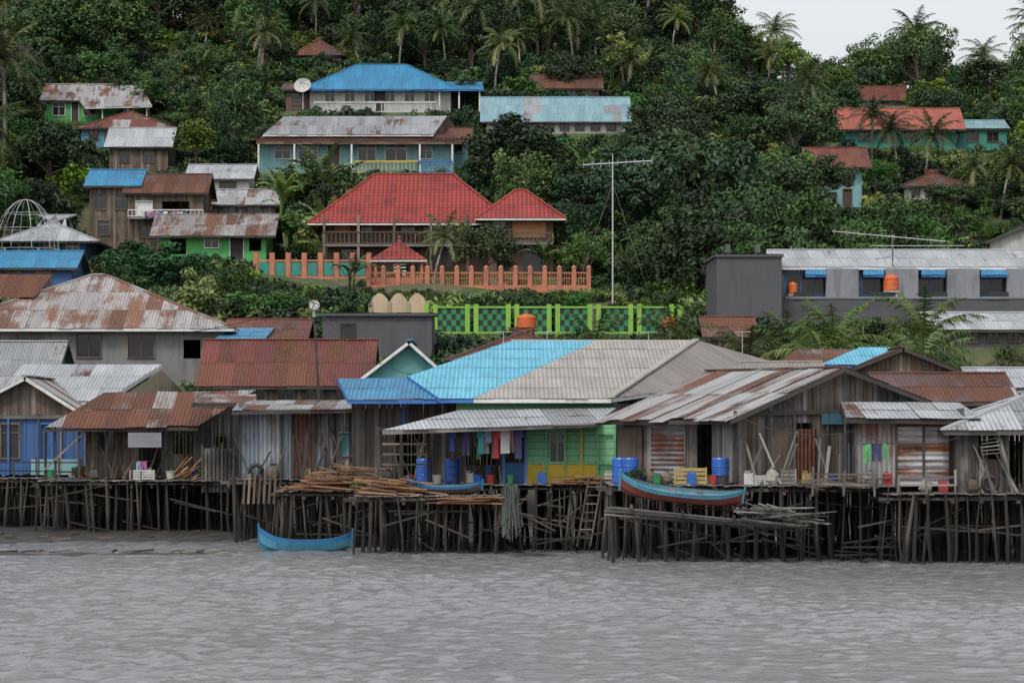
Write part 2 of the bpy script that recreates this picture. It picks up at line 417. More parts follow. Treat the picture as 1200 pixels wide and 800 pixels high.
mCor=metal('roof_coral',(.42,.12,.08),(.36,.10,.07),.36)
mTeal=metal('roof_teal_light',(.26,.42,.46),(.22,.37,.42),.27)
tRed=tile('tile_red',(.30,.034,.026))
wGreyC=paint('wall_concrete',(.17,.165,.16),.7); wGreyD=paint('wall_dark_grey',(.07,.073,.08),.5); wGreyL=paint('wall_light_grey',(.20,.21,.23),.5)
wWhite=paint('wall_white',(.45,.45,.43),.5); wBlue=paint('wall_blue',(.03,.10,.27),.6); wTeal=paint('wall_teal',(.10,.30,.30),.5)
wTealD=paint('wall_teal_dark',(.03,.22,.17),.5); wGreen=paint('wall_green',(.07,.34,.09),.5); wGreenL=paint('wall_green_clap',(.18,.44,.23),.35,.24)
wYel=paint('wall_yellow',(.50,.36,.03),.4); wYelG=paint('wall_yellow_grey',(.33,.29,.20),.6); wBrownW=paint('wall_brown',(.11,.06,.04),.5)
wAqua=paint('wall_aqua',(.18,.37,.39),.5); wOr=paint('wall_orange',(.46,.16,.09),.55); wStone=paint('stone_retaining',(.16,.15,.14),.8); wBeige=paint('wall_beige',(.48,.36,.24),.4)
fBlue=plain('trim_blue',(.03,.13,.38)); cOr=plain('curtain_orange',(.42,.20,.10),.9); fLime=plain('lime_paint',(.19,.38,.05)); fBlk=plain('black_paint',(.012,.02,.014)); fGrn=plain('green_paint',(.022,.19,.06))
corrW=metal('wall_sheet_grey',(.28,.32,.35),(.18,.22,.26),.47); corrR=metal('wall_sheet_rust',(.3,.28,.27),(.2,.2,.2),.60,rust=(.15,.06,.035))
ORG=plain('orange_plastic',(.55,.12,.03),.45,.35); BLUP=plain('blue_plastic',(.02,.10,.38),.4,.35); ROPE=plain('cable_black',(.02,.02,.02))
GALV=plain('galvanised_steel',(.4,.41,.42),.45,.3)
# ------------------------------------------------------------------ hill buildings
g=gd
def rail(name_parent,u0,u1,vt,vb,d,mat,n=14,th=.05,slab=None,z=None):
    m=MB(); a=S(u0,vb,d); b=S(u1,vb,d); hh=SZ(vt,d)-SZ(vb,d)
    m.beam(a+Vector((0,0,hh)),b+Vector((0,0,hh)),th*1.6,th*1.4,mat); m.beam(a+Vector((0,0,.06)),b+Vector((0,0,.06)),th,th,mat)
    for i in range(n+1):
        p=a.lerp(b,i/n); m.beam(p,p+Vector((0,0,hh)),th*.8,th*.8,mat)
    if slab: m.obox(a-Vector((0,.05,.18)),b-a,Vector((0,slab,0)),Vector((0,0,.16)),wGreyC)
    m.obj('railing',name_parent)
d=g(450,131)
e,q,W,h,rz=house('blue_roof_house',363,528,131,100,d,9,76,'hip',wm=wWhite,rm=mBlue,ops=wins(375,515,104,120,6,.5)+[(440,104,450,130,'door')],oh=.9,frame=WHITE,fas=fBlue)
m=MB(); roof_plane(m,[S(505,105,d-1.2),S(567,105,d-1.2),S(565,96,d+5),S(505,96,d+5)],mBlue,fas=fBlue)
for u in (515,538,562): m.beam(S(u,131,d-.8),S(u,104,d-.8),.15,.15,WHITE)
wall(m,m,S(530,131,d+4),S(562,131,d+4),lambda u:2.,wBrownW)
m.obj('porch',e); rail(e,368,512,120,132,d-2.2,wWhite,20,.12,2.)
PROT.append((528,95,567,126,d-2))
house('annex_house',335,366,131,104,d+1,6,98,'gx',wm=wBrownW,rm=mBrown,ops=[(342,110,352,122,'win')])
d=g(420,203)
e,q,W,h,rz=house('teal_balcony_house',305,532,203,164,d,9,158,'flat',wm=wAqua,rm=mBrown,ops=[(322,172,340,186,'win',WHITE),(350,172,372,187,'win',WHITE),(384,170,398,203,'door',WHITE),(420,170,440,190,'win',WHITE),(452,170,476,190,'win',WHITE),(492,172,506,186,'win',WHITE)],oh=1.,fas=mBrown)
m=MB(); dd=d+.4
roof_plane(m,[S(308,158,dd-.6),S(508,158,dd-.6),S(524,136,dd+5),S(333,137,dd+5)],mGrey,fas=WHITE)
roof_plane(m,[S(540,160,dd+9),S(508,158,dd-.6),S(524,136,dd+5)],mBrown)
roof_plane(m,[S(300,167,d-1.4),S(548,167,d-1.4),S(540,158,d+1.),S(308,158,d+1.)],mBrown,fas=PLKB)
m.obj('upper_roof',e); rail(e,415,490,189,203,d-1.5,wYel,16,.09,1.6); rail(e,490,530,189,203,d-1.5,fBlue,8,.09,1.6)
m=MB()
for u in (303,345,412,492,530): m.beam(S(u,203,d-1.3),S(u,168,d-1.3),.16,.16,WHITE)
m.obj('porch_posts',e); PROT.append((305,136,545,170,d-2))
house('small_annex_house',525,548,196,160,d+3,5,150,'gx',wm=wAqua,rm=mBrown,ops=[(530,168,541,180,'win')])
d=g(650,158); house('long_roof_hall',570,733,158,140,d,11,114,'gx',wm=wWhite,rm=mTeal,rm2=mGrey,rp2=.15,ops=wins(580,725,144,153,8),oh=.6)
d=g(510,326)
wo=[(392,252,410,273,'cur',PLKB,cOr),(418,252,436,273,'win'),(470,252,486,275,'win'),(497,252,513,275,'win'),(523,254,538,274,'cur',PLKB,cOr),(470,290,490,326,'door'),(505,292,530,312,'win'),(400,292,425,312,'win')]
e,q,W,h,rz=house('red_tile_house',384,580,326,249,d,11,204,'hip',wm=wBrownW,rm=tRed,ops=wo,oh=1.5,frame=PLKB,ins=3.4,rag=0,jit=.004,fas=WHITE)
rail(e,378,585,272,286,d-1.5,PLKB,40,.07,1.7)
m=MB()
for u in (380,420,462,505,548,583): m.beam(S(u,326,d-1.4),S(u,252,d-1.4),.2,.2,PLKB)
for i in range(10): m.obox(S(462,326-4*i,d-3+.25*i),Vector((.9,0,0)),Vector((0,.3,0)),Vector((0,0,.08)),WHITE)
m.obj('posts_and_stair',e)
e,q,W,h,rz=house('red_tile_wing_house',572,648,326,249,d-2.2,8,222,'hip',wm=wBrownW,rm=tRed,ops=[(578,254,592,276,'win'),(600,252,640,278,'cur',PLKB,cOr),(582,292,597,318,'win'),(612,292,636,320,'win')],oh=1.0,ins=2.2,rag=0,jit=.004,fas=WHITE)
rail(e,574,648,273,284,d-3.2,PLKB,16,.07,1.)
d=g(110,144); house('green_house',52,128,144,116,d,8,99,'gx',wm=wGreen,rm=mRustG,ops=[(62,121,76,135,'win',WHITE),(98,121,112,136,'win',WHITE),(84,120,92,143,'door',WHITE)])
m=MB(); e=empty('porch_canopy'); roof_plane(m,[S(100,126,d-2.5),S(178,124,d-2.5),S(165,100,d+3),S(82,102,d+3)],mLiteR,fas=WHITE)
for u in (120,150,172): m.beam(S(u,150,d-2),S(u,125,d-2),.12,.12,WHITE)
m.obj('canopy',e); PROT.append((128,101,172,124,d-3))
d=g(150,172); house('teal_shack_house',95,200,172,148,d,8,131,'hip',wm=paint('wall_blue_teal',(.07,.25,.33),.6),rm=mRed,rm2=mRustG,rp2=.3,ops=wins(100,195,153,164,5),wk='plain')
d=g(165,202); house('brown_shack_house',128,197,202,170,d,8,150,'gx',wm=PLKB,wk='plank',rm=mLite,ops=[(140,178,152,190,'win'),(168,178,180,190,'win')])
d=g(135,285); house('blue_roof_shack_house',105,160,285,216,d,8,199,'gx',wm=PLKB,wk='plank',rm=mBlue,ops=[(112,228,124,245,'win'),(135,228,150,245,'win'),(115,258,128,275,'win')])
e,q,W,h,rz=house('brown_two_storey_house',150,238,287,224,d-1.,8,204,'gx',wm=PLKB,wk='plank',rm=mBrown,ops=[(160,236,178,252,'cur',WHITE,WHITE),(190,236,222,252,'hole'),(165,265,180,278,'win'),(200,262,212,286,'door')])
rail(e,150,238,246,254,d-2.,WHITE,18,.06,1.)
d=g(260,240); house('white_gable_house',222,292,240,208,d,8,193,'gx',wm=wWhite,rm=mLite,ops=[(230,214,245,226,'win'),(258,214,276,226,'win')])
d=g(285,262); house('low_shack_house',248,322,262,238,d,7,222,'gx',wm=PLK,wk='plank',rm=mLiteR,ops=[(260,242,275,254,'win'),(290,242,305,254,'win')])
d=g(250,305); e,q,W,h,rz=house('green_lower_house',188,312,305,272,d,8,251,'gx',wm=wGreen,rm=mRustG,ops=[(200,280,218,298,'hole'),(240,278,256,290,'win',WHITE),(270,278,285,304,'door',WHITE),(292,280,306,294,'hole')],oh=.8)
d=g(50,312); house('blue_walled_house',14,100,314,276,d,9,252,'hip',wm=wBlue,rm=mLite,ops=[(22,284,38,300,'win',WHITE),(52,284,68,300,'win',WHITE),(78,284,92,300,'win',WHITE)],oh=1.2,frame=WHITE)
m=MB(); e=empty('wire_dome'); c=S(30,292,d-3); rr=2.6
for k in range(10):
    a=k*math.pi/5; pr=None
    for i in range(9):
        t=i/8*math.pi/2; p=c+Vector((rr*math.cos(t)*math.cos(a),rr*math.cos(t)*math.sin(a),3.9*math.sin(t)**1.3))
        if pr is not None: m.cyl(pr,p,.025,.025,GALV,5,False)
        pr=p
for z,r_ in ((0,2.6),(1.6,2.35),(2.8,1.6)):
    for k in range(16):
        a=k*math.pi/8;b=(k+1)*math.pi/8; m.cyl(c+Vector((r_*math.cos(a),r_*math.sin(a),z)),c+Vector((r_*math.cos(b),r_*math.sin(b),z)),.02,.02,GALV,5,False)
m.obj('ribs',e); PROT.append((5,236,58,290,d-4))
m=MB()
for k in range(6):
    a=k*math.pi/3; m.cyl(c+Vector((2.6*math.cos(a),2.6*math.sin(a),-3)),c+Vector((2.6*math.cos(a),2.6*math.sin(a),0)),.06,.06,GALV,6)
m.obj('legs',e)
d=g(40,345); house('blue_roof_low_house',-20,84,345,312,d,8,294,'gx',wm=wBlue,rm=mBlue,ops=[(5,318,25,335,'win'),(40,318,60,335,'win')])
# right hill cluster
d=g(1080,174); house('teal_red_roof_house',990,1120,174,147,d,8,127,'gx',wm=wTealD,rm=mCor,ops=wins(1000,1110,153,165,4),oh=.9)
house('teal_wing_house',1100,1180,176,150,d+1,8,141,'gx',wm=wTealD,rm=mTeal,ops=wins(1105,1175,155,166,3),oh=.3)
d=g(1035,128); house('rust_roof_house',1010,1062,128,116,d,7,101,'gx',wm=PLKB,rm=mRed)
d=g(985,245); house('white_teal_house',955,1010,245,192,d,8,173,'gx',wm=wAqua,rm=mRed,ops=[(968,203,980,216,'win'),(988,203,1000,216,'win'),(968,226,980,238,'win'),(988,222,998,245,'door')],oh=.8,prot=False)
PROT.append((988,174,1012,240,d)); dWT=d
d=g(1095,235); house('brown_bungalow_house',1060,1135,235,216,d,7,199,'hip',wm=wWhite,rm=mBrown,ops=wins(1065,1130,220,230,4))
d=g(1180,300); house('grey_roof_house',1160,1230,300,282,d,7,263,'gy',wm=wWhite,rm=mGrey,W=6)
d=g(660,122); house('forest_brown_house',618,702,122,102,d,7,88,'gx',wm=wBrownW,rm=mBrown,ops=wins(622,698,106,115,4),prot=False)
PROT.append((640,90,690,106,d))
d=g(372,78); house('hilltop_house',345,400,80,62,d,6,44,'hip',wm=wGreyC,rm=mBrown,ops=wins(350,395,66,74,3),prot=False)
PROT.append((352,46,392,66,d))
# fences, gazebo, walls on terrace
e=empty('orange_fence'); m=MB(); dF=g(560,344)
A=SX(432,dF);B=SX(690,dF); zb=SZ(342,dF)
m.obox(Vector((A,dF,zb-1.)),Vector((B-A,0,0)),Vector((0,.2,0)),Vector((0,0,1.5)),wOr)
k=15
for i in range(k+1):
    x=A+(B-A)*i/k; m.obox(Vector((x-.15,dF-.06,zb-.9)),Vector((.3,0,0)),Vector((0,.32,0)),Vector((0,0,2.6)),wOr); m.lathe((x,dF+.1,zb+1.71),[(.19,0),(.2,.08),(.1,.17),(0,.26)],wOr,8)
m.obj('wall_and_pillars',e)
m=MB(); m.beam((A,dF+.1,zb+1.4),(B,dF+.1,zb+1.4),.08,.1,wOr); m.beam((A,dF+.1,zb+1.0),(B,dF+.1,zb+1.0),.05,.06,wOr)
for i in range(90): x=A+(B-A)*i/90; m.beam((x,dF+.1,zb+.5),(x,dF+.1,zb+1.4),.04,.04,wOr)
m.obj('rails',e); PROT.append((432,316,690,340,dF-1))
PADS.append(((A+B)/2,dF+6.,(B-A)/2,2.6,zb+.2)); PADS.append(((A+B)/2,dF-5,(B-A)/2,1.,zb-3.2))
e=empty('green_panel_fence'); m=MB(); d2=g(365,328); A=SX(300,d2);B=SX(432,d2); zb=SZ(328,d2)
m.obox(Vector((A,d2,zb-1.6)),Vector((B-A,0,0)),Vector((0,.2,0)),Vector((0,0,1.9)),wOr)
for i in range(8):
    x=A+(B-A)*i/7; m.obox(Vector((x-.2,d2-.06,zb-.9)),Vector((.4,0,0)),Vector((0,.32,0)),Vector((0,0,3.0)),wOr)
    if i<7: m.obox(Vector((x+.25,d2+.02,zb+.35)),Vector(((B-A)/7-.5,0,0)),Vector((0,.1,0)),Vector((0,0,1.0)),wTealD); m.obox(Vector((x+.2,d2+.01,zb+1.42)),Vector(((B-A)/7-.4,0,0)),Vector((0,.12,0)),Vector((0,0,.14)),wOr)
m.obj('panels',e); PROT.append((298,300,432,328,d2)); PADS.append(((A+B)/2,d2+6,(B-A)/2,2.6,zb+.1)); PADS.append(((A+B)/2,d2-4.5,(B-A)/2,1.,zb-1.2))
e=empty('stone_retaining_wall'); m=MB(); A=SX(430,dF-1);B=SX(705,dF-1); zb=SZ(342,dF)
for r_ in range(6):
    x=A
    while x<B: 
        w=R(.4,.9); m.obox(Vector((x,dF-.8+R(-.05,.05),zb-.75-r_*.42)),Vector((w-.03,0,0)),Vector((0,.7,0)),Vector((0,0,.4)),wStone); x+=w
m.obj('stones',e)
e=empty('garden_gazebo'); m=MB(); d3=dF+3; c=S(468,334,d3); hw=2.1
ap=Vector((c.x,c.y,SZ(282,d3))); ez=SZ(306,d3)
cs=[Vector((c.x+a*hw,c.y+b*hw,ez)) for a,b in ((-1,-1),(1,-1),(1,1),(-1,1))]
for i in range(4): roof_plane(m,[cs[i],cs[(i+1)%4],ap],tRed,rag=0,fas=WHITE,edges=(0,))
m.lathe(ap,[(.2,-.1),(.12,.1),(.15,.2),(0,.45)],tRed,8); m.obj('roof',e); m=MB()
for a,b in ((-1,-1),(1,-1),(1,1),(-1,1),(0,-1)): m.beam((c.x+a*1.7,c.y+b*1.7,c.z-1),(c.x+a*1.7,c.y+b*1.7,ez),.2,.2,wOr)
m.obox(Vector((c.x-1.8,c.y-1.8,c.z-.5)),Vector((3.6,0,0)),Vector((0,3.6,0)),Vector((0,0,.9)),wOr); m.obj('posts',e); PROT.append((436,284,500,335,d3))
e=empty('scalloped_wall'); m=MB(); d4=g(466,374)
x0=SX(434,d4);x1=SX(500,d4);zb=SZ(372,d4)
tops=[]
for i in range(31):
    t=i/30; l=abs(math.sin(t*math.pi*3)); tops.append((x0+(x1-x0)*t,zb+.9+.75*l**.7))
for (xa,za),(xb,zb_) in zip(tops[:-1],tops[1:]):
    for yy in (d4,d4+.25): m.poly([(xa,yy,zb-2),(xb,yy,zb-2),(xb,yy,zb_),(xa,yy,za)],wBeige,t=(.5,.5,.5))
    m.poly([(xa,d4,za),(xb,d4,zb_),(xb,d4+.25,zb_),(xa,d4+.25,za)],wBeige,t=(.5,.5,.5))
m.obj('wall_panel',e); PROT.append((434,343,500,372,d4)); m=MB()
for t in (0,1/3,2/3,1): m.beam((x0+(x1-x0)*t,d4-.05,zb-2),(x0+(x1-x0)*t,d4-.05,zb+1.1),.25,.12,wYelG)
m.obj('pilasters',e); PADS.append(((x0+x1)/2,d4-2,(x1-x0)/2+.5,.5,zb-.9))
# ------------------------------------------------------------------ middle belt
e=empty('checkered_fence'); d5=226; m=MB(); A=SX(505,d5);B=SX(792,d5); zt=SZ(361,d5);zb=SZ(391,d5)
m.obox(Vector((A,d5,zb-4)),Vector((B-A,0,0)),Vector((0,.25,0)),Vector((0,0,3.98)),wGreyD)
m.obox(Vector((A,d5-.02,zt)),Vector((B-A,0,0)),Vector((0,.28,0)),Vector((0,0,.12)),fLime); m.obox(Vector((A,d5-.02,zb)),Vector((B-A,0,0)),Vector((0,.28,0)),Vector((0,0,.12)),fLime)
np_=6
for i in range(np_+1):
    x=A+(B-A)*i/np_
    for dx in (-.42,.12): m.obox(Vector((x+dx,d5-.05,zb-.5)),Vector((.3,0,0)),Vector((0,.34,0)),Vector((0,0,zt-zb+.75)),fLime)
    if i<np_:
        nc_=6; nr_=4; cw=((B-A)/np_-.84)/nc_; chh=(zt-zb-.12)/nr_
        for a in range(nc_):
            for b in range(nr_):
                m.obox(Vector((x+.42+a*cw,d5+.06,zb+.12+b*chh)),Vector((cw,0,0)),Vector((0,.1,0)),Vector((0,0,chh)),fBlk if (a+b)%2 else fGrn)
m.obj('panels',e); PROT.append((505,358,792,392,d5)); PADS.append(((A+B)/2,d5+5,(B-A)/2,2,zb-.3))
def tank(u,vb,d,r=.55,hh=1.1,st=1.6,mat=ORG):
    m=MB(); c=S(u,vb,d); m.lathe(c,[(0,0),(r*.95,0),(r,.06),(r,hh*.3),(r*.96,hh*.33),(r,hh*.36),(r,hh*.6),(r*.96,hh*.63),(r,hh*.66),(r,hh*.82),(r*.8,hh*.93),(r*.35,hh),(r*.35,hh*1.06),(0,hh*1.08)],mat,18)
    e=empty('water_tank'); m.obj('tank_body',e,True); m=MB()
    for a,b in ((-1,-1),(1,-1),(1,1),(-1,1)): m.beam(c+Vector((a*r*.7,b*r*.7,-st)),c+Vector((a*r*.7,b*r*.7,0)),.1,.1,GALV)
    m.obox(c+Vector((-r,-r,-.08)),Vector((2*r,0,0)),Vector((0,2*r,0)),Vector((0,0,.07)),GALV); m.obj('stand',e)
tank(617,385,218,.6,.85); tank(783,386,218,.45,.75); tank(1044,341,209.2,.45,.95,.42); tank(929,345,209.2,.28,.7,.25)
dL=210
ops=[(922,313,972,344,'win',fBlue),(1010,313,1040,345,'win',fBlue),(1070,313,1110,345,'win',fBlue),(1142,313,1182,345,'win',fBlue)]
e,q,W,h,rz=house('grey_block_building',915,1290,389,311,dL,9,293,'gx',wm=wGreyL,rm=mLite,ops=ops,oh=.5,frame=fBlue,fas=WHITE)
m=MB()
for u in (986,1056,1128,1198,1262): m.obox(S(u,389,dL-.9)-Vector((.9,0,1)),Vector((1.9,0,0)),Vector((0,.88,0)),Vector((0,0,SZ(313,dL)-SZ(389,dL)+.9)),wGreyL)
m.obox(S(915,389,dL-1.25)-Vector((0,0,1)),Vector((18.5,0,0)),Vector((0,.33,0)),Vector((0,0,SZ(350,dL)-SZ(389,dL)+1)),wGreyD)
for u in (930,1018,1086,1158): m.obox(S(u,352,dL-1.28),Vector((1.2,0,0)),Vector((0,.1,0)),Vector((0,0,.5)),fBlk)
m.obox(S(920,350,dL-1.3),Vector((18,0,0)),Vector((0,1.3,0)),Vector((0,0,.12)),wGreyL)
m.obj('bays',e); m=MB()
for u0,u1 in ((944,968),(1012,1036),(1080,1108),(1150,1180)):
    roof_plane(m,[S(u0,322,dL-1.1),S(u1,322,dL-1.1),S(u1,313,dL-.05),S(u0,313,dL-.05)],mBlue,fas=fBlue)
m.obj('blue_awnings',e)
e,q,W,h,rz=house('grey_end_building',840,916,389,299,dL-3,11,293,'flat',wm=wGreyD,rm=mGrey,ops=[],oh=.1,fas=wGreyD)
m=MB()
for u in (850,885): m.obox(S(u,296,dL+2),Vector((.3,0,0)),Vector((0,.3,0)),Vector((0,0,.5)),wGreyD)
m.obj('parapet',e)
house('lower_grey_house',1098,1290,405,384,196,8,366,'gx',wm=wGreyD,rm=mLite,ops=wins(1105,1200,390,400,4),oh=.5)
house('fence_shed_house',833,880,408,392,190,7,371,'gx',wm=PLK,wk='plank',rm=mRusty)
house('long_rust_roof_house',533,692,442,419,178,10,385,'hip',ins=4,wm=PLK,wk='plank',rm=mBrown,rm2=mRusty,rp2=.5,ops=wins(560,680,424,436,5))
house('flat_grey_building',378,506,420,368,196,8,362,'flat',wm=wGreyD,rm=mGrey,ops=[(400,380,416,394,'win',PLKD)],oh=.2,fas=wGreyD)
house('brown_roof_house',268,352,412,396,198,9,374,'gx',wm=wAqua,rm=mRed,rm2=mBrown,rp2=.5,ops=[(280,399,292,410,'win'),(330,399,342,410,'win')])
house('teal_side_house',262,300,430,398,182,7,385,'shedf',wm=paint('wall_blue_teal2',(.06,.2,.33),.5),rm=mBlue,ops=[(272,405,284,420,'win')])
mBig=metal('roof_big_mottled',(.40,.38,.37),(.33,.31,.30),.50,rust=(.17,.085,.055),rust2=(.09,.05,.04))
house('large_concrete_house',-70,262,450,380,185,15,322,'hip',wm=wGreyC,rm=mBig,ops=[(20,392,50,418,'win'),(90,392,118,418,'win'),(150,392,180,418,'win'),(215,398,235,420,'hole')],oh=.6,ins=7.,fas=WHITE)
m=MB(); e=empty('rusty_roof_patch'); 
roof_plane(m,[S(-60,350,184.9+3.7),S(40,350,184.9+3.7),S(62,323,184.9+7.3),S(-60,323,184.9+7.3)],metal('roof_very_rusty',(.2,.1,.08),(.16,.09,.07),.7),rag=.1)
m.v=[(x,y,z+.06) for x,y,z in m.v]; m.obj('sheets',e)
house('red_rust_roof_house',240,428,478,448,165,9,398,'gx',wm=PLKB,wk='plank',rm=mRed,rm2=mRusty,rp2=.25,ops=wins(250,420,452,468,5),oh=.4)
house('green_gable_house',430,522,478,437,163,9,399,'gy',wm=wTeal,rm=mBlue,ops=[(445,445,462,465,'win',WHITE),(485,445,500,465,'win',WHITE)],oh=.5,pk=.54,fas=WHITE)
house('grey_roof_cottage',-60,58,480,440,170,8,400,'gx',wm=wGreyC,rm=mGrey,oh=.4)
e=empty('yellow_gable_house'); m=MB()
roof_plane(m,[S(-40,470,155),S(123,470,155),S(190,427,163),S(-40,427,163)],mLite,fas=WHITE,mat2=mGrey,p2=.3); roof_plane(m,[S(150,470,171.5),S(-40,470,171.5),S(-40,427,163.2),S(190,427,163.2)],mLite); m.obj('roof',e)
m=MB(); wbx=MB(); A=S(128,520,155.3);B=Vector((SX(188,163),163,A.z)); L=(B-A).length
h0=SZ(472,155)-A.z;h1=SZ(432,163)-A.z
wall(m,wbx,A,B,lambda u:h0+(h1-h0)*u/L-.1,wYelG); wall(m,wbx,S(-40,520,155.3),A,lambda u:h0,wGreyC); wall(m,wbx,B,B+Vector((1,8,0)),lambda u:h1-(h1-h0)*u/8,wYelG); m.obj('walls',e)
# ------------------------------------------------------------------ right mid roofs
house('dark_gable_house',1000,1115,470,430,146,8,407,'gy',wm=PLKB,wk='plank',rm=mBrown,pad=False,oh=.4,low=1)
e=empty('blue_rust_roof_house'); m=MB()
roof_plane(m,[S(905,430,148),S(1010,430,148),S(1020,409,154),S(935,409,154)],mRusty,fas=PLKD)
roof_plane(m,[S(962,427,146.5),S(1030,430,146.5),S(1064,408,151),S(1008,408,151)],mCyan,fas=fBlue); m.obj('roof',e); m=MB()
wall(m,m,S(905,480,148.4),S(1030,480,148.4),lambda u:1.75,PLK,'plank'); wall(m,m,S(905,480,155),S(905,480,148.4),lambda u:1.75,PLK,'plank'); m.obj('walls',e)
house('striped_rust_roof_house',1045,1185,500,468,134,9,437,'gx',wm=PLKB,wk='plank',rm=mBrown,rm2=mLiteR,rp2=.35,pad=False,oh=.4,low=0)
house('pale_roof_house',1150,1260,490,452,158,8,431,'gx',wm=wWhite,rm=mLite,pad=False,oh=.4,low=1)
house('filler_shack_house',850,960,490,440,139,8,424,'gx',wm=PLKD,wk='plank',rm=mTaupe,pad=False,low=0)
# ------------------------------------------------------------------ stilt platforms
def platform(name,u0,u1,dF,dB,z,sp=.42,rows=1.25,stick=.12):
    e=empty(name); x0=SX(u0,dF);x1=SX(u1,dF); m=MB(); x=x0
    while x<x1:
        w=R(.13,.2); m.obox(Vector((x,dF+R(-.3,.15),z-.04+R(-.02,.02))),Vector((w-.012,0,0)),Vector((R(-.03,.03),dB-dF,0)),Vector((0,0,.04)),PLK); x+=w
    m.obj('deck_planks',e)
    m=MB(); y=dF+.12
    while y<dB:
        xx=x0
        while xx<x1: 
            l=R(1.5,4.); m.beam((xx-R(.1,.4),y+R(-.05,.05),z-.13+R(-.07,.0)),(min(xx+l,x1)+R(.1,.4),y+R(-.05,.05),z-.13+R(-.07,.0)),R(.06,.11),R(.06,.13),POST); xx+=l
        y+=rows
    xx=x0
    while xx<x1: m.beam((xx,dF-R(.1,.35),z-.27),(xx+R(-.1,.1),dB,z-.27),.09,.1,POST); xx+=R(.7,1.3)
    for i in range(int((x1-x0)/1.1)):
        xx=R(x0,x1-1.8); zz=R(.5,z-.4); m.beam((xx,dF+R(-.05,.3),zz),(xx+R(1.,3.),dF+.05,zz+R(-.7,.7)),.045,.055,POST)
    m.obj('beams',e)
    m=MB(); y=dF+.05; r_=0
    while y<dB:
        xx=x0+R(0,.3)
        while xx<x1:
            top=z-.05
            if r_==0 and random.random()<stick: top=z+R(.1,.7)
            rad=R(.026,.072); tx=R(-.32,.32)
            p0=Vector((xx+tx,y+R(-.2,.2),-1.2)); p1=Vector((xx,y+R(-.04,.04),top)); mid=p0.lerp(p1,R(.35,.65))+Vector((R(-.11,.11),R(-.03,.03),0))
            t=(random.random()**1.5,R(0,.95),random.random())
            m.cyl(p0,mid,rad*1.1,rad,POST,7,False,t); m.cyl(mid,p1,rad,rad*.8,POST,7,True,t)
            xx+=R(sp*.15,sp*1.75) if r_==0 else R(sp*.7,sp*2.)
        y+=rows; r_+=1
    m.obj('posts',e)
platform('stilt_platform',-70,288,149,163,2.25,.5)
platform('stilt_platform',268,440,134,150,2.38,.5)
platform('stilt_platform',322,440,127.3,134,2.05,.45,1.1,.05)
platform('stilt_platform',415,592,121,123.4,1.98,.42,1.1,.05)
platform('stilt_platform',436,735,123.2,140,2.33,.45)
platform('stilt_platform',715,1300,114.5,134,2.42,.38)
platform('stilt_platform',1040,1300,111.8,114.7,2.2,.32,1.2,.4)
# ------------------------------------------------------------------ front houses
fo=[(-40,490,-24,540,'win',fBlue),(2,497,22,536,'win',PLKB),(48,497,60,553,'door',fBlue,wBlue)]
e,q,W,h,rz=house('blue_stilt_house',-58,104,556,487,150.5,8,441,'gy',wm=wBlue,wk='plank',rm=mLiteR,ops=fo,pad=False,low=0,oh=.5,pk=.55,fas=WHITE)
m=MB(); 
wall(m,m,q(.0,-.06,0),q(W,-.06,0),lambda u:(h+.02+(rz-h)*u/(W*.55)) if u<W*.55 else (h+.02+(rz-h)*(W-u)/(W*.45)),PLKB,'plank',brk=[W*.55],z0=h+.0)
m.beam(q(0,-.1,h-.05),q(W,-.1,h-.05),.1,.16,PLK)
for u in (0,.2,.42,.64,.8,.98): m.beam(q(W*u,-.09,0),q(W*u,-.09,h),.08,.08,PLK if u>.5 else fBlue)
m.obox(q(3.4,-.12,0),Vector((2.0,0,0)),Vector((0,.05,0)),Vector((0,0,.65)),wAqua)
m.obj('trim',e)
e=empty('rusty_roof_shack'); rf=MB(); wl=MB(); wb=MB()
roof_plane(rf,[S(52,502,145),S(232,500,145),S(300,458,150),S(122,461,150)],mRusty,rag=.25,jit=.05,fas=PLKD,mat2=mRustG,p2=.15)
rf.obj('roof',e)
dB=146.6; zb=2.25; x=lambda u,d=dB:SX(u,d)
wall(wl,wb,Vector((x(100),dB,zb)),Vector((x(236),dB,zb)),lambda u:SZ(489,dB)-zb,PLK,'plank',ops=[(.55,1.1,1.2,1.9,'hole'),(2.2,.1,3.1,2.,'hole'),(3.6,1.,4.4,1.8,'hole')],mat2=PLKB,p2=.3)
wall(wl,wb,Vector((x(236),dB,zb)),Vector((x(298,150),150.3,zb)),lambda u:SZ(489,dB)-zb+(SZ(460,150)-SZ(489,dB))*u/4.,PLK,'plank',ops=[(1.,.9,1.9,1.7,'hole')],mat2=PLKD,p2=.3)
wall(wl,wb,Vector((x(100),150.5,zb)),Vector((x(100),dB,zb)),lambda u:2.6-.2*u,PLK,'plank'); wall(wl,wb,Vector((x(298,150),150.6,zb)),Vector((x(100),150.6,zb)),lambda u:3.,PLKD,'plank')
for u in (58,70,97,128): 
    p=Vector((x(u),145.3,zb-.3)); wl.beam(p,p+Vector((R(-.1,.1),0,.3+SZ(500,145)-zb)),.1,.1,POST)
wl.beam(S(50,552,145.2),S(100,505,145.2),.06,.08,PLK)
wl.obox(S(150,524,144.9),Vector((1.35,0,0)),Vector((0,.05,0)),Vector((0,0,.6)),wGreyL)
wl.obox(S(236,576,144.5),Vector((1.35,0,0)),Vector((0,.06,0)),Vector((0,0,1.75)),PLK)
for k in range(9): wl.beam(S(237+k*4.6,577,144.4),S(237+k*4.6,R(518,530),144.4),.06,.05,PLK)
wl.obj('walls',e)
platform('stilt_platform',45,290,144.2,149.2,2.2,.5,1.2,.1)
e=empty('tin_shack'); rf=MB(); wl=MB(); wb=MB(); dC=134.4; zc=2.38
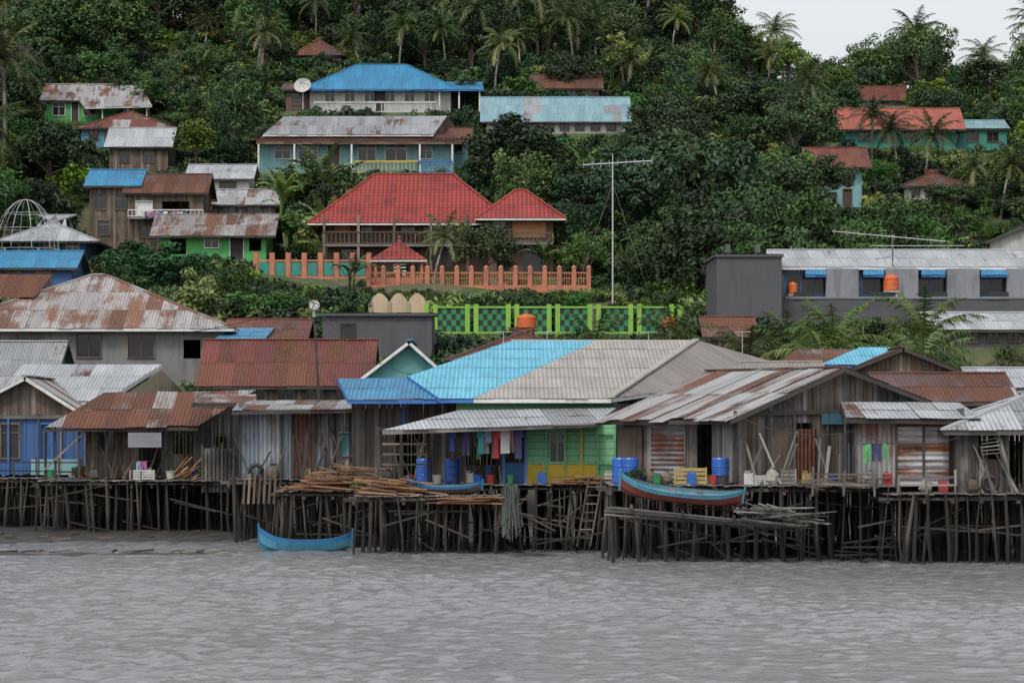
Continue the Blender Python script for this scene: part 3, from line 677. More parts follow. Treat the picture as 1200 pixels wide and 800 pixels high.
roof_plane(rf,[S(272,481,133.6),S(478,478,133.6),S(470,468,140),S(280,469,140)],mRusty,rag=.12,jit=.03,fas=PLKD,mat2=mGrey,p2=.3)
roof_plane(rf,[S(225,472,141),S(300,472,141),S(300,462,146),S(240,462,146)],mRustG,rag=.1,fas=PLKD)
rf.obj('roof',e)
X=lambda u:SX(u,dC); t_=SZ(481,dC)-zc
wall(wl,wb,Vector((X(280),dC,zc)),Vector((X(342),dC,zc)),lambda u:t_,corrW,'sheet')
wall(wl,wb,Vector((X(342),dC,zc)),Vector((X(368),dC,zc)),lambda u:t_,corrR,'sheet')
wall(wl,wb,Vector((X(368),dC,zc)),Vector((X(392),dC,zc)),lambda u:t_,corrW,'sheet')
wall(wl,wb,Vector((X(392),dC,zc)),Vector((X(434),dC,zc)),lambda u:t_,PLK,'plank',ops=[(.2,.9,.8,1.7,'cur',PLK,wTeal)])
for u in (281,330,342,368,392,410,433): wl.beam(Vector((X(u),dC-.05,zc)),Vector((X(u),dC-.05,zc+t_)),.07,.09,PLKD)
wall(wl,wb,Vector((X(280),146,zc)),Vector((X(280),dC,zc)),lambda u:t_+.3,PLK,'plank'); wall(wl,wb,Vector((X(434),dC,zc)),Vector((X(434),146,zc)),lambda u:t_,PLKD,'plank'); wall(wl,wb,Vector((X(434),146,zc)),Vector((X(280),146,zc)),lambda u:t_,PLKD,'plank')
for k in range(7): wl.beam(S(285+k*6,590,133.4),S(287+k*6,555,133.4),.09,.04,PLKB)
wl.obj('walls',e); wb.obj('windows',e)
# D green house with blue and beige roof
e=empty('green_stilt_house'); rf=MB(); wl=MB(); wb=MB()
roof_plane(rf,[S(555,467,127),S(716,467,127),S(818,399,143),S(700,399,143)],mBeige,jit=.006,fas=WHITE,edges=(0,))
roof_plane(rf,[S(716,467,127),Vector((SX(940,147),147,SZ(434,147))),S(818,399,143)],mTaupe,jit=.006,fas=WHITE,edges=(0,))
roof_plane(rf,[S(515,467,127),S(555,467,127),S(700,399,143),S(600,399,143),S(478,441,132.7)],mCyan,jit=.006,fas=fBlue,edges=(0,4))
roof_plane(rf,[Vector((SX(940,158),158,SZ(430,147))),Vector((SX(560,158),158,SZ(430,147))),S(600,399,143),S(818,399,143)],mBeige)
roof_plane(rf,[Vector((SX(478,150),152,6.18)),S(478,441,132.7),S(600,399,143)],mCyan)
roof_plane(rf,[S(408,468,127.6),S(533,468,127.6),S(500,443,133),S(396,444,133)],mBlue,fas=fBlue)
pz=Vector((0,0,-.12))
roof_plane(rf,[S(448,500,122.)+pz,S(697,491,122.6)+pz,S(722,474,127.2)+pz,S(540,474,127.2)+pz],mLite,rag=.12,jit=.02,fas=PLK,edges=(0,1),mat2=mGrey,p2=.3)
a=S(816,399,143); rf.beam(S(716,466,127)+Vector((0,0,.05)),a+Vector((0,0,.05)),.25,.06,mBeige); rf.beam(S(600,398.5,143),a,.3,.06,mBeige)
rf.obj('roof',e)
zd=2.33; dG=124.2; X=lambda u:SX(u,dG); tg=SZ(494,dG)-zd; K=FL/dG
def o(l,t,r,b,*a): return ((l-616)/K,(566-b)/K,(r-616)/K,(566-t)/K)+a
wall(wl,wb,Vector((X(616),dG,zd)),Vector((X(722),dG,zd)),lambda u:tg,wGreenL,ops=[o(645,504,661,540,'win',wGreenL)],low=.05)
wall(wl,wb,Vector((X(722),dG,zd)),Vector((X(722),140,zd)),lambda u:tg+.5*min(1,u/3),wGreenL); wall(wl,wb,Vector((X(616),140,zd)),Vector((X(616),dG,zd)),lambda u:tg+.3,wGreenL)
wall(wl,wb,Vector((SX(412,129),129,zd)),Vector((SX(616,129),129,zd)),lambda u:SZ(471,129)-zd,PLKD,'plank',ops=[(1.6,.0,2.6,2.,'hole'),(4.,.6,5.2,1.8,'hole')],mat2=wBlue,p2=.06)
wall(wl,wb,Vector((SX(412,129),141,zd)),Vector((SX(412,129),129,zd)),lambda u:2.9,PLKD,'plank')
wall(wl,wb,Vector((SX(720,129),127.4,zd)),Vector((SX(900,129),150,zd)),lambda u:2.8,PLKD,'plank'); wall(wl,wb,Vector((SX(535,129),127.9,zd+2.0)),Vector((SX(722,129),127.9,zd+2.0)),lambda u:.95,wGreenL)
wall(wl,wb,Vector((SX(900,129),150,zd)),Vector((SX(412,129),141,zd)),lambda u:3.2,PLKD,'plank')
wl.obox(Vector((X(616),dG-.08,zd-.03)),Vector((X(700)-X(616),0,0)),Vector((0,.05,0)),Vector((0,0,.72)),wYel)
wl.obox(Vector((X(592),dG-.1,zd-.03)),Vector((X(616)-X(592),0,0)),Vector((0,.06,0)),Vector((0,0,.75)),wBlue)
for u in (640,662,681,700,720): wl.beam(Vector((X(u),dG-.1,zd)),Vector((X(u),dG-.1,zd+tg)),.07,.07,wGreenL if u!=681 else wYel)
wl.beam(Vector((X(616),dG-.1,zd+.72)),Vector((X(722),dG-.1,zd+.72)),.06,.08,wGreenL)
wl.beam(Vector((X(616),dG-.1,zd+tg-.4)),Vector((X(722),dG-.1,zd+tg-.4)),.06,.07,wGreenL)
for u in (444,470,503,545,590,616): wl.beam(Vector((SX(u,123.4),123.4,zd)),Vector((SX(u,123.4)+R(-.04,.04),123.4,SZ(500,123.4))),.1,.1,POST if u<590 else wBlue)
wl.beam(S(440,503,123.4),S(616,497,123.4),.07,.09,POST)
for k in range(3): wl.beam(S(448,520+k*12,123.4),S(505,520+k*12,123.4),.05,.07,PLKB)
wl.obj('walls',e); wb.obj('windows',e)
# E wooden gable house, rotated
lo=[(1.2,.2,2.,2.,'hole'),(3.2,.9,4.2,1.8,'win',PLKB)]
e,q,W,h,rz=house('wooden_gable_house',860,1090,566,485,115.3,6.6,431,'gy',yaw=33,wm=PLK,wk='plank',rm=mRustG,rm2=mLiteR,rp2=.45,W=7.5,hr=2.75,pk=.55,pad=False,low=0,oh=.5,ops=[(935,495,957,520,'hole')],lops=lo,jit=.05,rag=.3,wm2=PLKB,wp2=.2)
m=MB()
m.beam(q(0,-.06,h),q(W,-.06,h+.15),.1,.14,PLKD)
for u in (0,.18,.32,.5,.75,1.): m.beam(q(W*u,-.07,0),q(W*u,-.07,h+.1),.1,.1,PLKD)
m.obox(q(2.5,-.12,.0),q(.75,0,0)-q(0,0,0),q(0,.05,0)-q(0,0,0),Vector((0,0,1.75)),corrR); m.obox(q(1.3,-.11,.0),q(.8,0,0)-q(0,0,0),q(0,.04,0)-q(0,0,0),Vector((0,0,1.95)),PLKB)
m.obox(q(3.5,-.13,1.9),q(1.5,0,0)-q(0,0,0),q(0,.05,0)-q(0,0,0),Vector((0,0,.35)),paint('door_teal',(.06,.17,.22),.5))
m.obox(q(4.6,-.12,.1),q(1.2,0,0)-q(0,0,0),q(0,.04,0)-q(0,0,0),Vector((0,0,1.2)),corrW)
m.obox(q(-.1,2.6,0),q(0,1.9,0)-q(0,0,0),q(.05,0,0)-q(0,0,0),Vector((0,0,1.9)),corrW); m.obox(q(-.12,5,.1),q(0,1.3,0)-q(0,0,0),q(.05,0,0)-q(0,0,0),Vector((0,0,1.7)),PLKB)
m.obj('patch_sheets',e)
# lean-to
e=empty('rusty_leanto_shack'); rf=MB(); wl=MB(); dE=113.6; zE=2.42; X=lambda u:SX(u,dE); t_=SZ(489,dE)-zE
roof_plane(rf,[S(992,490,113.1),S(1150,492,113.1),S(1125,472,117.5),S(985,472,117.5)],mLite,rag=.1,jit=.03,fas=PLKD,mat2=mGrey,p2=.4); rf.obj('roof',e)
cR2=metal('wall_sheet_half_rust',(.34,.34,.34),(.25,.26,.27),.55,rust=(.15,.06,.035))
wall(wl,wl,Vector((X(1000),dE,zE)),Vector((X(1050),dE,zE)),lambda u:t_,cR2,'sheet')
hs=metal('wall_sheet_striped',(.44,.44,.44),(.32,.32,.32),.55,corr=.2,rust=(.17,.065,.03))
for k in range(8):
    z=zE+k*.265
    for (ua,ub) in ((1050,1082),(1082,1113)):
        wl.poly([(X(ua),dE-.03-R(0,.03),z),(X(ub),dE-.03,z+R(-.01,.01)),(X(ub),dE-.02,z+.28),(X(ua),dE-.02,z+.28)],hs,[(z,ua*.1),(z,ua*.1+1),(z+.28,ua*.1+1),(z+.28,ua*.1)],(random.random(),1. if k%3==1 else 0.3,random.random()))
wl.obox(Vector((X(1113),dE-.05,zE)),Vector((.6,0,0)),Vector((0,.05,0)),Vector((0,0,t_)),wBrownW)
wall(wl,wl,Vector((X(1130),dE,zE)),Vector((X(1130),118,zE)),lambda u:t_+.3,PLKD,'plank'); wall(wl,wl,Vector((X(1130),118,zE)),Vector((X(985),118,zE)),lambda u:t_+.5,PLKD,'plank')
for u in (990,1000,1050,1082,1113): wl.beam(Vector((X(u),dE-.08,zE-.1)),Vector((X(u),dE-.08,zE+t_)),.07,.07,PLKD)
wl.obj('walls',e)
# F far right house
e,q,W,h,rz=house('grey_corner_shack',1122,1330,578,499,112.6,8,460,'hip',wm=PLK,wk='plank',rm=mLite,rm2=mGrey,rp2=.3,ops=[(1147,506,1172,538,'hole'),(1183,500,1198,572,'hole')],pad=False,low=0,oh=.5,ins=3,wm2=PLKB,wp2=.35,jit=.02,rag=.12)
m=MB(); 
for k in range(6): m.beam(S(1150,512+k*4.,112.4-.08*k),S(1171,508+k*4.5,112.4-.08*k),.1,.03,PLK)
for u in (1122,1140,1176,1200): m.beam(S(u,578,112.45),S(u,499,112.45),.08,.08,PLKD)
m.obj('shutter',e)
house('back_shed',432,470,520,472,138,6,462,'shedf',wm=PLKD,wk='plank',rm=mRusty,pad=False,low=0)
# ------------------------------------------------------------------ boats
def boat(name,c,L,B,D,yaw,hull,band,inner,roll=0,pitch=0,low=None):
    e=empty(name); M=Matrix.Translation(c)@Matrix.Rotation(math.radians(yaw),4,'Z')@Matrix.Rotation(math.radians(pitch),4,'Y')@Matrix.Rotation(math.radians(roll),4,'X')
    n=22; sec=[]
    for i in range(n+1):
        t=-1+2*i/n; a=abs(t); w=B/2*(1-a**2.6)**.8+.015; sh=D+D*.75*a**3*(1.15 if t<0 else .7); ke=D*.55*a**5
        x=t*L/2*(1)
        prof=[(1.,sh),(.97,sh-.28*(sh-ke)),(.72,ke+.28*(sh-ke)),(0,ke)]
        sec.append((x,w,prof))
    m=MB(); mi=MB()
    for (x0,w0,p0),(x1,w1,p1) in zip(sec[:-1],sec[1:]):
        for sg in (-1,1):
            for k in range(3):
                q=[(x0,sg*w0*p0[k][0],p0[k][1]),(x1,sg*w1*p1[k][0],p1[k][1]),(x1,sg*w1*p1[k+1][0],p1[k+1][1]),(x0,sg*w0*p0[k+1][0],p0[k+1][1])]
                mat=band if k==0 else (low if (low and k==2) else hull)
                m.poly([M@Vector(v) for v in q],mat,t=(.3,.3,.3))
                q2=[(x*.985,y*.93,z+(.03 if k==2 else .0)+ (0.0 if k else -.012)) for x,y,z in q]; mi.poly([M@Vector(v) for v in q2],inner)
            q=[(x0,sg*w0*1.03,p0[0][1]),(x1,sg*w1*1.03,p1[0][1]),(x1,sg*w1*.9,p1[0][1]+.02),(x0,sg*w0*.9,p0[0][1]+.02)]
            m.poly([M@Vector(v) for v in q],band,t=(.9,.3,.3))
    m.obj('hull',e); mi.obj('inside',e); m=MB()
    for t in (-.55,-.15,.3,.62):
        w=B/2*(1-abs(t)**2.6)**.8*.93; m.obox(M@Vector((t*L/2-.09,-w,D*.72)),(M.to_3x3()@Vector((.2,0,0))),(M.to_3x3()@Vector((0,2*w,0))),(M.to_3x3()@Vector((0,0,.03))),PLKB)
    for s_ in (-1,1): m.beam(M@Vector((s_*L/2,0,D*.5)),M@Vector((s_*(L/2+.03),0,D*(2.15 if s_<0 else 1.75))),.06,.08,band)
    m.obj('thwarts',e); return e
bHull=paint('boat_light_blue',(.06,.24,.35),.6); bBand=paint('boat_blue',(.02,.14,.30),.45); bRed=paint('boat_red',(.18,.04,.03),.6); bIn=paint('boat_inside',(.10,.2,.24),.6); bBrown=paint('boat_brown',(.09,.05,.035),.5)
boat('blue_boat',Vector((SX(358,124.4),124.4,-.12)),3.2,.85,.50,3,bHull,bBand,bIn)
boat('blue_canoe',Vector((SX(522,121.6),121.6,2.0)),2.5,.6,.3,-4,bBrown,bBand,bIn,roll=8)
boat('blue_red_boat',Vector((SX(797,113.2),113.2,1.86)),3.9,.95,.42,-2,bRed,bHull,bIn,roll=12,pitch=6,low=bRed)
def cable(name,pts,r=.02,sag=.3,mat=ROPE):
    m=MB()
    for a,b in zip(pts[:-1],pts[1:]):
        pr=a
        for i in range(1,13):
            t=i/12; p=a.lerp(b,t)-Vector((0,0,sag*4*t*(1-t))); m.cyl(pr,p,r,r,mat,5,False); pr=p
    return m.obj(name)
cable('mooring_rope',[Vector((SX(408,124.4),124.4,.55)),Vector((SX(440,123),123,1.9))],.015,.2)
def poles(name,items,mat=PLKN,w=.1,h=.03):
    e=empty(name); m=MB()
    for a,b in items: m.beam(a,b,w*R(.6,1.4),h*R(.7,1.3),mat)
    m.obj('boards',e); return e
it=[]
for k in range(12): it.append((S(705+R(-3,60),594+k*1.1,112.5+k*.12),S(925+R(-35,25),613+k*.6+R(-4,3),112.5+k*.12)))
e=empty('boat_rack'); m=MB()
for a,b in it: m.cyl(a,b,.035,.03,PLK,6)
for u in (715,745,780,815,850,885,915): m.cyl(S(u,R(590,596)+(u-715)*.09,113.6),S(u+R(-5,5),668,113.2),.06,.07,POST,7)
for u in (740,800,860): m.cyl(S(u,590+(u-700)*.1,112.3),S(u,588+(u-700)*.1,114.6),.05,.05,POST,6)
m.obj('poles',e)
it=[]
for k in range(40):
    u=R(860,905); it.append((S(u,R(588,608),112.+R(0,1.8)),S(u+R(25,85),R(594,616),112.+R(0,1.8))))
poles('plank_stack',it,PLK)
it=[]
for k in range(95):
    u=R(328,396); d_=R(127.,128.8); hp=30*math.exp(-((u-385)/34)**2); v=R(572-hp,574); l=R(35,75)
    it.append((S(u,v,d_),S(u+l,min(v+l*R(-.03,.3),574.5),d_)))
poles('lumber_pile',it,PLKN,.14,.035)
it=[]
for k in range(50):
    u=R(412,470); d_=R(121.1,122.6); v=R(560,578); l=R(30,65)
    it.append((S(u,v,d_),S(u+l,min(v+l*R(-.02,.25),579),d_)))
poles('lumber_pile',it,PLKN,.14,.035)
it=[]
for k in range(30):
    u=R(500,560); l=R(25,60); d_=R(120.7,121.3); v=R(583,590); it.append((S(u,v,d_),S(u+l,v+R(-3,4),d_)))
poles('lumber_pile',it,PLKN,.14,.035)
it=[]
for k in range(30):
    u=R(640,690); l=R(20,45); d_=R(122.6,123.8); v=R(558,567); it.append((S(u,v,d_),S(u+l,v+R(-2,2),d_)))
poles('lumber_pile',it,PLKN,.12,.03)
it=[]
for k in range(34):
    u=R(930,1010); l=R(20,45); d_=R(112.6,114.2); v=R(560,572); it.append((S(u,v,d_),S(u+l,v+R(-3,4),d_)))
poles('scrap_timber',it,PLKB,.12,.03)
it=[]
for k in range(18):
    u=R(190,225); l=R(15,30); it.append((S(u,562,144.8+R(-.3,.3)),S(u+l,R(535,558),144.8+R(-.3,.3))))
poles('driftwood_pile',it,PLKN,.09,.04)
def leaning(u0,u1,d,z,n,hm=(1.,2.2)):
    it=[]
    for k in range(n):
        u=R(u0,u1); x_=SX(u,d); h_=R(*hm); lx=R(-.7,.7); it.append((Vector((x_,d-R(.35,.8),z)),Vector((x_+lx,d-.12,z+h_))))
    poles('leaning_boards',it,random.choice([PLK,PLKB,PLKD]),.09,.03)
leaning(286,430,134.3,2.4,12); leaning(955,1000,114.9,2.44,5,(.8,1.7)); leaning(1115,1200,112.5,2.22,7,(.9,2.)); leaning(108,235,146.4,2.25,10); leaning(868,930,115.6,2.44,6,(.8,1.8))
leaning(445,520,128.8,2.35,7)
it=[]
for k in range(60):
    u=R(60,1190); dd=150 if u<280 else (128 if u<430 else (122 if u<720 else 113.4)); l=R(.5,2.4)
    a_=Vector((SX(u,dd),dd-R(-.3,.4),R(.2,1.9))); it.append((a_,a_+Vector((l,R(-.3,.3),R(-.9,.9)))))
poles('loose_poles',it,POST,.06,.05)
def ladder(u,v0,v1,d,du=4):
    e=empty('wooden_ladder'); m=MB(); a=S(u,v1,d-.5);b=S(u+du,v0,d)
    o_=Vector((.45,0,0)); m.beam(a,b,.06,.07,PLKB); m.beam(a+o_,b+o_,.06,.07,PLKB)
    for k in range(1,8): p=a.lerp(b,k/8); m.beam(p,p+o_,.05,.04,PLKB)
    m.obj('rails_and_rungs',e)
ladder(676,560,640,122.6,14)
def deck_rail(u0,u1,d,z,h_=.9,mat=POST):
    e=empty('deck_railing'); m=MB(); x0=SX(u0,d);x1=SX(u1,d); n_=max(2,int((x1-x0)/.9))
    for i in range(n_+1): x_=x0+(x1-x0)*i/n_; m.beam((x_,d,z-.1),(x_+R(-.05,.05),d,z+h_+R(-.1,.15)),.07,.07,mat)
    for zz in (.4,.85): m.beam((x0,d,z+h_*zz),(x1,d,z+h_*zz+R(-.08,.08)),.05,.06,mat)
    m.obj('rails',e)
deck_rail(-10,96,149.2,2.25,.75); deck_rail(952,1025,112.,2.2,.7,PLK); deck_rail(1052,1120,112.,2.2,.6,PLK)
def barrel(u,v,d,r=.28,h=.85,mat=BLUP):
    m=MB(); c=S(u,v,d); m.lathe(c,[(0,0),(r*.93,0),(r,.05),(r*.97,h*.3),(r*1.03,h*.33),(r*.97,h*.36),(r*.97,h*.64),(r*1.03,h*.67),(r,h*.7),(r,h*.94),(r*.9,h),(0,h)],mat,16)
    e=empty('plastic_barrel'); m.obj('drum',e,False)
def bucket(u,v,d,mat,r=.16,h=.28):
    m=MB(); c=S(u,v,d); m.lathe(c,[(0,0),(r*.75,0),(r,h),(r*1.08,h),(r*1.08,h+.02),(r*.93,h+.02),(r*.7,.03),(0,.03)],mat,12); e=empty('bucket'); m.obj('pail',e)
def crate(u,v,d,w,h,mat):
    m=MB(); c=S(u,v,d); e=empty('slatted_crate'); dp=.4
    for k in range(4):
        z=h*(k+.1)/4
        for y in (0,dp): m.obox(c+Vector((0,y,z)),Vector((w,0,0)),Vector((0,.02,0)),Vector((0,0,h/4*.72)),mat)
        for x_ in (0,w-.02): m.obox(c+Vector((x_,.022,z)),Vector((.02,0,0)),Vector((0,dp-.024,0)),Vector((0,0,h/4*.72)),mat)
    for x_ in (0,w/2,w-.05): m.obox(c+Vector((x_,-.022,0)),Vector((.05,0,0)),Vector((0,.02,0)),Vector((0,0,h)),mat)
    m.obj('slats',e)
def sack(u,z,d,mat,s=1.):
    e=empty('sack'); m=MB(); c=Vector((SX(u,d),d,z)); m.lathe(c,[(0,0),(.2*s,.02),(.27*s,.15*s),(.25*s,.35*s),(.14*s,.5*s),(.07*s,.55*s),(.12*s,.63*s),(0,.62*s)],mat,10)
    m.v=[(x+.03*math.sin(z*20+y*9),y+.03*math.sin(x*14),z) for x,y,z in m.v]; m.obj('bag',e,True)
def jerrycan(u,z,d,mat):
    e=empty('jerrycan'); m=MB(); c=Vector((SX(u,d),d,z)); w,t,h=.3,.16,.36
    pr=[(0,0),(w,0),(w,h*.75),(w*.7,h),(0,h)]
    for y in (0,t): m.poly([c+Vector((a,y,b)) for a,b in pr],mat,t=(.4,.4,.4))
    for (a,b),(a2,b2) in zip(pr,pr[1:]+pr[:1]): m.poly([c+Vector((a,0,b)),c+Vector((a2,0,b2)),c+Vector((a2,t,b2)),c+Vector((a,t,b))],mat,t=(.4,.4,.4))
    m.cyl(c+Vector((w*.86,t/2,h*.86)),c+Vector((w*.93,t/2,h*1.05)),.03,.03,mat,8); m.beam(c+Vector((.04,t/2,h+.06)),c+Vector((w*.6,t/2,h+.06)),.03,.03,mat)
    for x_ in (.05,w*.55): m.beam(c+Vector((x_,t/2,h)),c+Vector((x_,t/2,h+.06)),.03,.03,mat)
    m.obj('can',e)
def tyre(u,z,d):
    e=empty('tyre'); m=MB(); c=Vector((SX(u,d),d,z+.3))
    for i in range(16):
        for j in range(8):
            P=[]
            for ii,jj in ((i,j),(i+1,j),(i+1,j+1),(i,j+1)):
                a=ii*math.pi/8;b=jj*math.pi/4; r_=.22+.08*math.cos(b); P.append(c+Vector((r_*math.cos(a),.08*math.sin(b),r_*math.sin(a))))
            m.poly(P,ROPE,t=(.3,.3,.3))
    m.obj('rubber',e,True)
YEL=plain('yellow_plastic',(.30,.23,.08),.6,.7); REDP=plain('red_plastic',(.34,.04,.03),.45,.4); WHP=plain('white_plastic',(.42,.42,.40),.5,.5); GRP=plain('green_plastic',(.04,.22,.1),.5,.3); SACK=plain('sack_cloth',(.27,.25,.21),.9,.6)
def V(z,d): return 510-(z-CH)*FL/d
for u,d_ in ((727,116.3),(738,116.0),(530,125.2),(497,125.5),(844,115.6)): barrel(u,V(2.34 if d_>120 else 2.43,d_),d_)
crate(790,V(2.43,115),115,1.05,.55,YEL); crate(884,V(2.43,114.9),114.9,.6,.3,WHP); crate(915,V(2.43,114.9),114.9,.5,.5,PLK); crate(958,V(2.43,114.8),114.8,1.6,.35,PLKB); crate(433,V(2.0,121.6),121.6,.5,.4,WHP); crate(152,V(2.22,144.7),144.7,1.,.4,WHP)
for u,d_,mt in ((745,115.4,WHP),(752,115.6,BLUP),(836,115,REDP),(848,114.9,PLKD),(560,123.6,BLUP),(575,123.7,REDP),(512,123.8,WHP),(975,114.8,BLUP),(770,115,GRP),(598,123.6,GRP),(480,123.8,REDP)): bucket(u,V(2.34 if d_>120 else 2.43,d_),d_,mt)
for u,d_,mt in ((200,144.8,WHP),(230,145,BLUP),(85,149.5,WHP),(60,149.3,GRP)): bucket(u,V(2.25,d_),d_,mt,.2,.3)
for u,z,d_,s_ in ((763,2.42,115.2,.8),(780,2.42,115.3,.8),(905,2.42,115.,.9),(1020,2.42,113.2,.8),(1085,2.2,112.6,.8),(455,2.34,123.9,.8),(320,2.38,134.2,.9),(110,2.2,145.2,.8),(175,2.2,145.,.8),(1140,2.2,112.2,.8)): sack(u,z,d_,random.choice([SACK,PLKD,PLKB,SACK]),s_)
for u,z,d_,mt in ((805,2.43,114.8,BLUP),(872,2.43,114.8,WHP),(940,2.43,114.8,YEL),(545,2.34,123.7,WHP),(630,2.34,123.5,BLUP),(355,2.4,134.,YEL),(1100,2.21,112.3,REDP),(1035,2.43,113.1,REDP),(708,2.34,123.5,WHP)): jerrycan(u,z,d_,mt)
for u,z,d_ in ((1160,2.2,112.1),(300,2.38,134.1)): tyre(u,z,d_)
def laundry(u0,u1,v,d,n,hm=(.45,.8)):
    e=empty('laundry_line'); m=MB(); a=S(u0,v,d);b=S(u1,v,d); m.cyl(a,b,.012,.012,ROPE,5); m.obj('line',e); m=MB()
    cols=[(.40,.04,.04),(.04,.09,.30),(.5,.5,.5),(.03,.03,.04),(.35,.10,.24),(.05,.25,.28),(.05,.05,.12),(.45,.1,.08),(.5,.35,.35),(.2,.25,.33),(.45,.45,.42),(.1,.3,.12)]
    x=a.x+.05
    while x<b.x-.25:
        c=random.choice(cols); mt=plain('cloth_%d'%(cols.index(c)),c,.9,.4); w=R(.2,.38); h=R(*hm); y=d+R(-.05,.05)
        k=random.choice('tptpr'); z=a.z
        if k=='t': P=[(x,z-.02),(x+w*.3,z),(x+w*.7,z),(x+w,z-.02),(x+w*1.08,z-.22),(x+w*.85,z-.26),(x+w*.86,z-h),(x+w*.14,z-h),(x+w*.15,z-.26),(x-w*.08,z-.22)]
        elif k=='p': P=[(x,z),(x+w*.8,z),(x+w*.85,z-h),(x+w*.5,z-h),(x+w*.4,z-h*.4),(x+w*.32,z-h),(x,z-h)]
        else: P=[(x,z),(x+w,z),(x+w*1.02,z-h*.8),(x+.01,z-h*.82)]
        tt=(random.random(),)*3; cx=sum(p[0] for p in P)/len(P); cz=z-h*.3
        pts=[Vector((p[0],y+.05*math.sin(p[0]*17+p[1]*9),p[1])) for p in P]
        cc=Vector((cx if k!='p' else x+w*.4,y-.03,cz))
        for j in range(len(pts)): m.poly([pts[j],pts[(j+1)%len(pts)],cc],mt,t=tt)
        x+=w*R(.65,1.1)
    m.obj('clothes',e)
laundry(524,612,504,122.9,12,(.4,1.0)); laundry(555,616,511,123.6,6,(.5,1.)); laundry(158,176,540,144.8,2,(.3,.5)); laundry(415,432,508,133.9,2,(.5,.9)); laundry(1010,1045,520,112.6,3,(.4,.7))
laundry(166,222,248,g(135,285)-2.2,5,(.4,.6))
m=MB(); e=empty('fishing_net'); NET=plain('net_grey',(.07,.08,.07),.95,.6)
for i in range(60):
    u=590+R(0,17); m.beam(S(u,570+R(-3,3),120.8+R(-.2,.2)),S(u+R(-7,7),R(600,632),120.8+R(-.2,.2)),.05,.01,NET)
m.obj('mesh_strands',e)
# antennas, poles, cables
e=empty('antenna_mast'); m=MB(); dA=240; b_=Vector((SX(718,dA),dA,float(H(SX(718,dA),dA))-.3)); t_=S(718,190,dA)
m.cyl(b_,t_,.06,.045,GALV,8); m.cyl(S(683,193.5,dA),S(764,188.5,dA),.045,.045,GALV,6)
for k in range(9): u=684+k*10; p=S(u,193.5-(u-683)/81*5,dA); m.cyl(p+Vector((0,-.5,0)),p+Vector((0,.5,0)),.02,.02,GALV,5); m.cyl(p+Vector((0,0,-.2)),p+Vector((0,0,.2)),.02,.02,GALV,5)
m.cyl(S(718,180,dA),t_,.03,.04,GALV,6)
for s_ in (-3,3): m.cyl(S(718,215,dA),Vector((b_.x+s_,dA+2,b_.z)),.008,.008,GALV,4,False)
m.obj('mast_and_boom',e); PROT.append((706,186,730,350,dA-1))
e=empty('rooftop_antenna'); m=MB(); dA=206; m.cyl(S(975,271,dA),S(1108,283,dA),.03,.03,GALV,6); m.cyl(S(1046,310,dA+4),S(1046,276,dA),.05,.04,GALV,6)
m.cyl(S(1020,288,dA),S(1130,288,dA),.025,.025,GALV,6)
for k in range(10): u=978+k*14; m.cyl(S(u,268+k*1.2,dA),S(u,275+k*1.2,dA),.012,.012,GALV,4)
m.obj('booms',e)
def dish(name,u,v,d,r,aim,base):
    e=empty(name); m=MB(); c=S(u,v,d); aim=Vector(aim).normalized(); q=aim.to_track_quat('Z','Y').to_matrix()
    n=20
    for i in range(5):
        r0=r*i/5;r1=r*(i+1)/5; f=lambda x:.35*x*x/r
        for k in range(n):
            a0=k*2*math.pi/n;a1=(k+1)*2*math.pi/n
            P=[(r0*math.cos(a0),r0*math.sin(a0),f(r0)),(r1*math.cos(a0),r1*math.sin(a0),f(r1)),(r1*math.cos(a1),r1*math.sin(a1),f(r1)),(r0*math.cos(a1),r0*math.sin(a1),f(r0))]
            if i==0: P=P[:3]
            m.poly([c+q@Vector(p) for p in P],wWhite,t=(.5,.5,.5))
    for k in range(3):
        a=k*2.1; m.cyl(c+q@Vector((r*.9*math.cos(a),r*.9*math.sin(a),.3*r)),c+q@Vector((0,0,r*.9)),.02,.02,PLKD,4)
    m.cyl(c,c-Vector((0,0,base)),.06,.06,GALV,6); m.obj('reflector',e)
dish('satellite_dish',355,102,g(450,131)-1,.85,(-.15,-1,.6),2.2); PROT.append((343,90,366,125,g(450,131)-2))
e=empty('wooden_pole'); m=MB(); m.cyl(S(374,470,160),S(367,352,160),.06,.045,PLKD,7); m.obj('shaft',e)
dish('satellite_dish',368,358,159.8,.24,(.2,-1,.5),.5)
for u in (590,641,760,870): 
    e=empty('tv_antenna'); m=MB(); d_=R(150,175); m.cyl(S(u,432,d_),S(u,388,d_),.02,.02,GALV,5); p=S(u,389,d_)
    for k in range(5): m.cyl(p+Vector((-.35+k*.17,-.3,0)),p+Vector((-.35+k*.17,.3,0)),.012,.012,GALV,4)
    m.cyl(p+Vector((-.4,0,0)),p+Vector((.4,0,0)),.015,.015,GALV,4); m.obj('aerial',e)
cable('power_cable',[S(860,485,114),S(1000,505,112.5),S(1125,512,112)],.012,.35)
cable('power_cable',[S(-10,350,240),S(368,352,160)],.02,2.)
cable('power_cable',[S(368,356,160),S(500,440,150)],.015,.8)
cable('power_cable',[S(718,300,240),S(1046,300,210)],.012,1.)
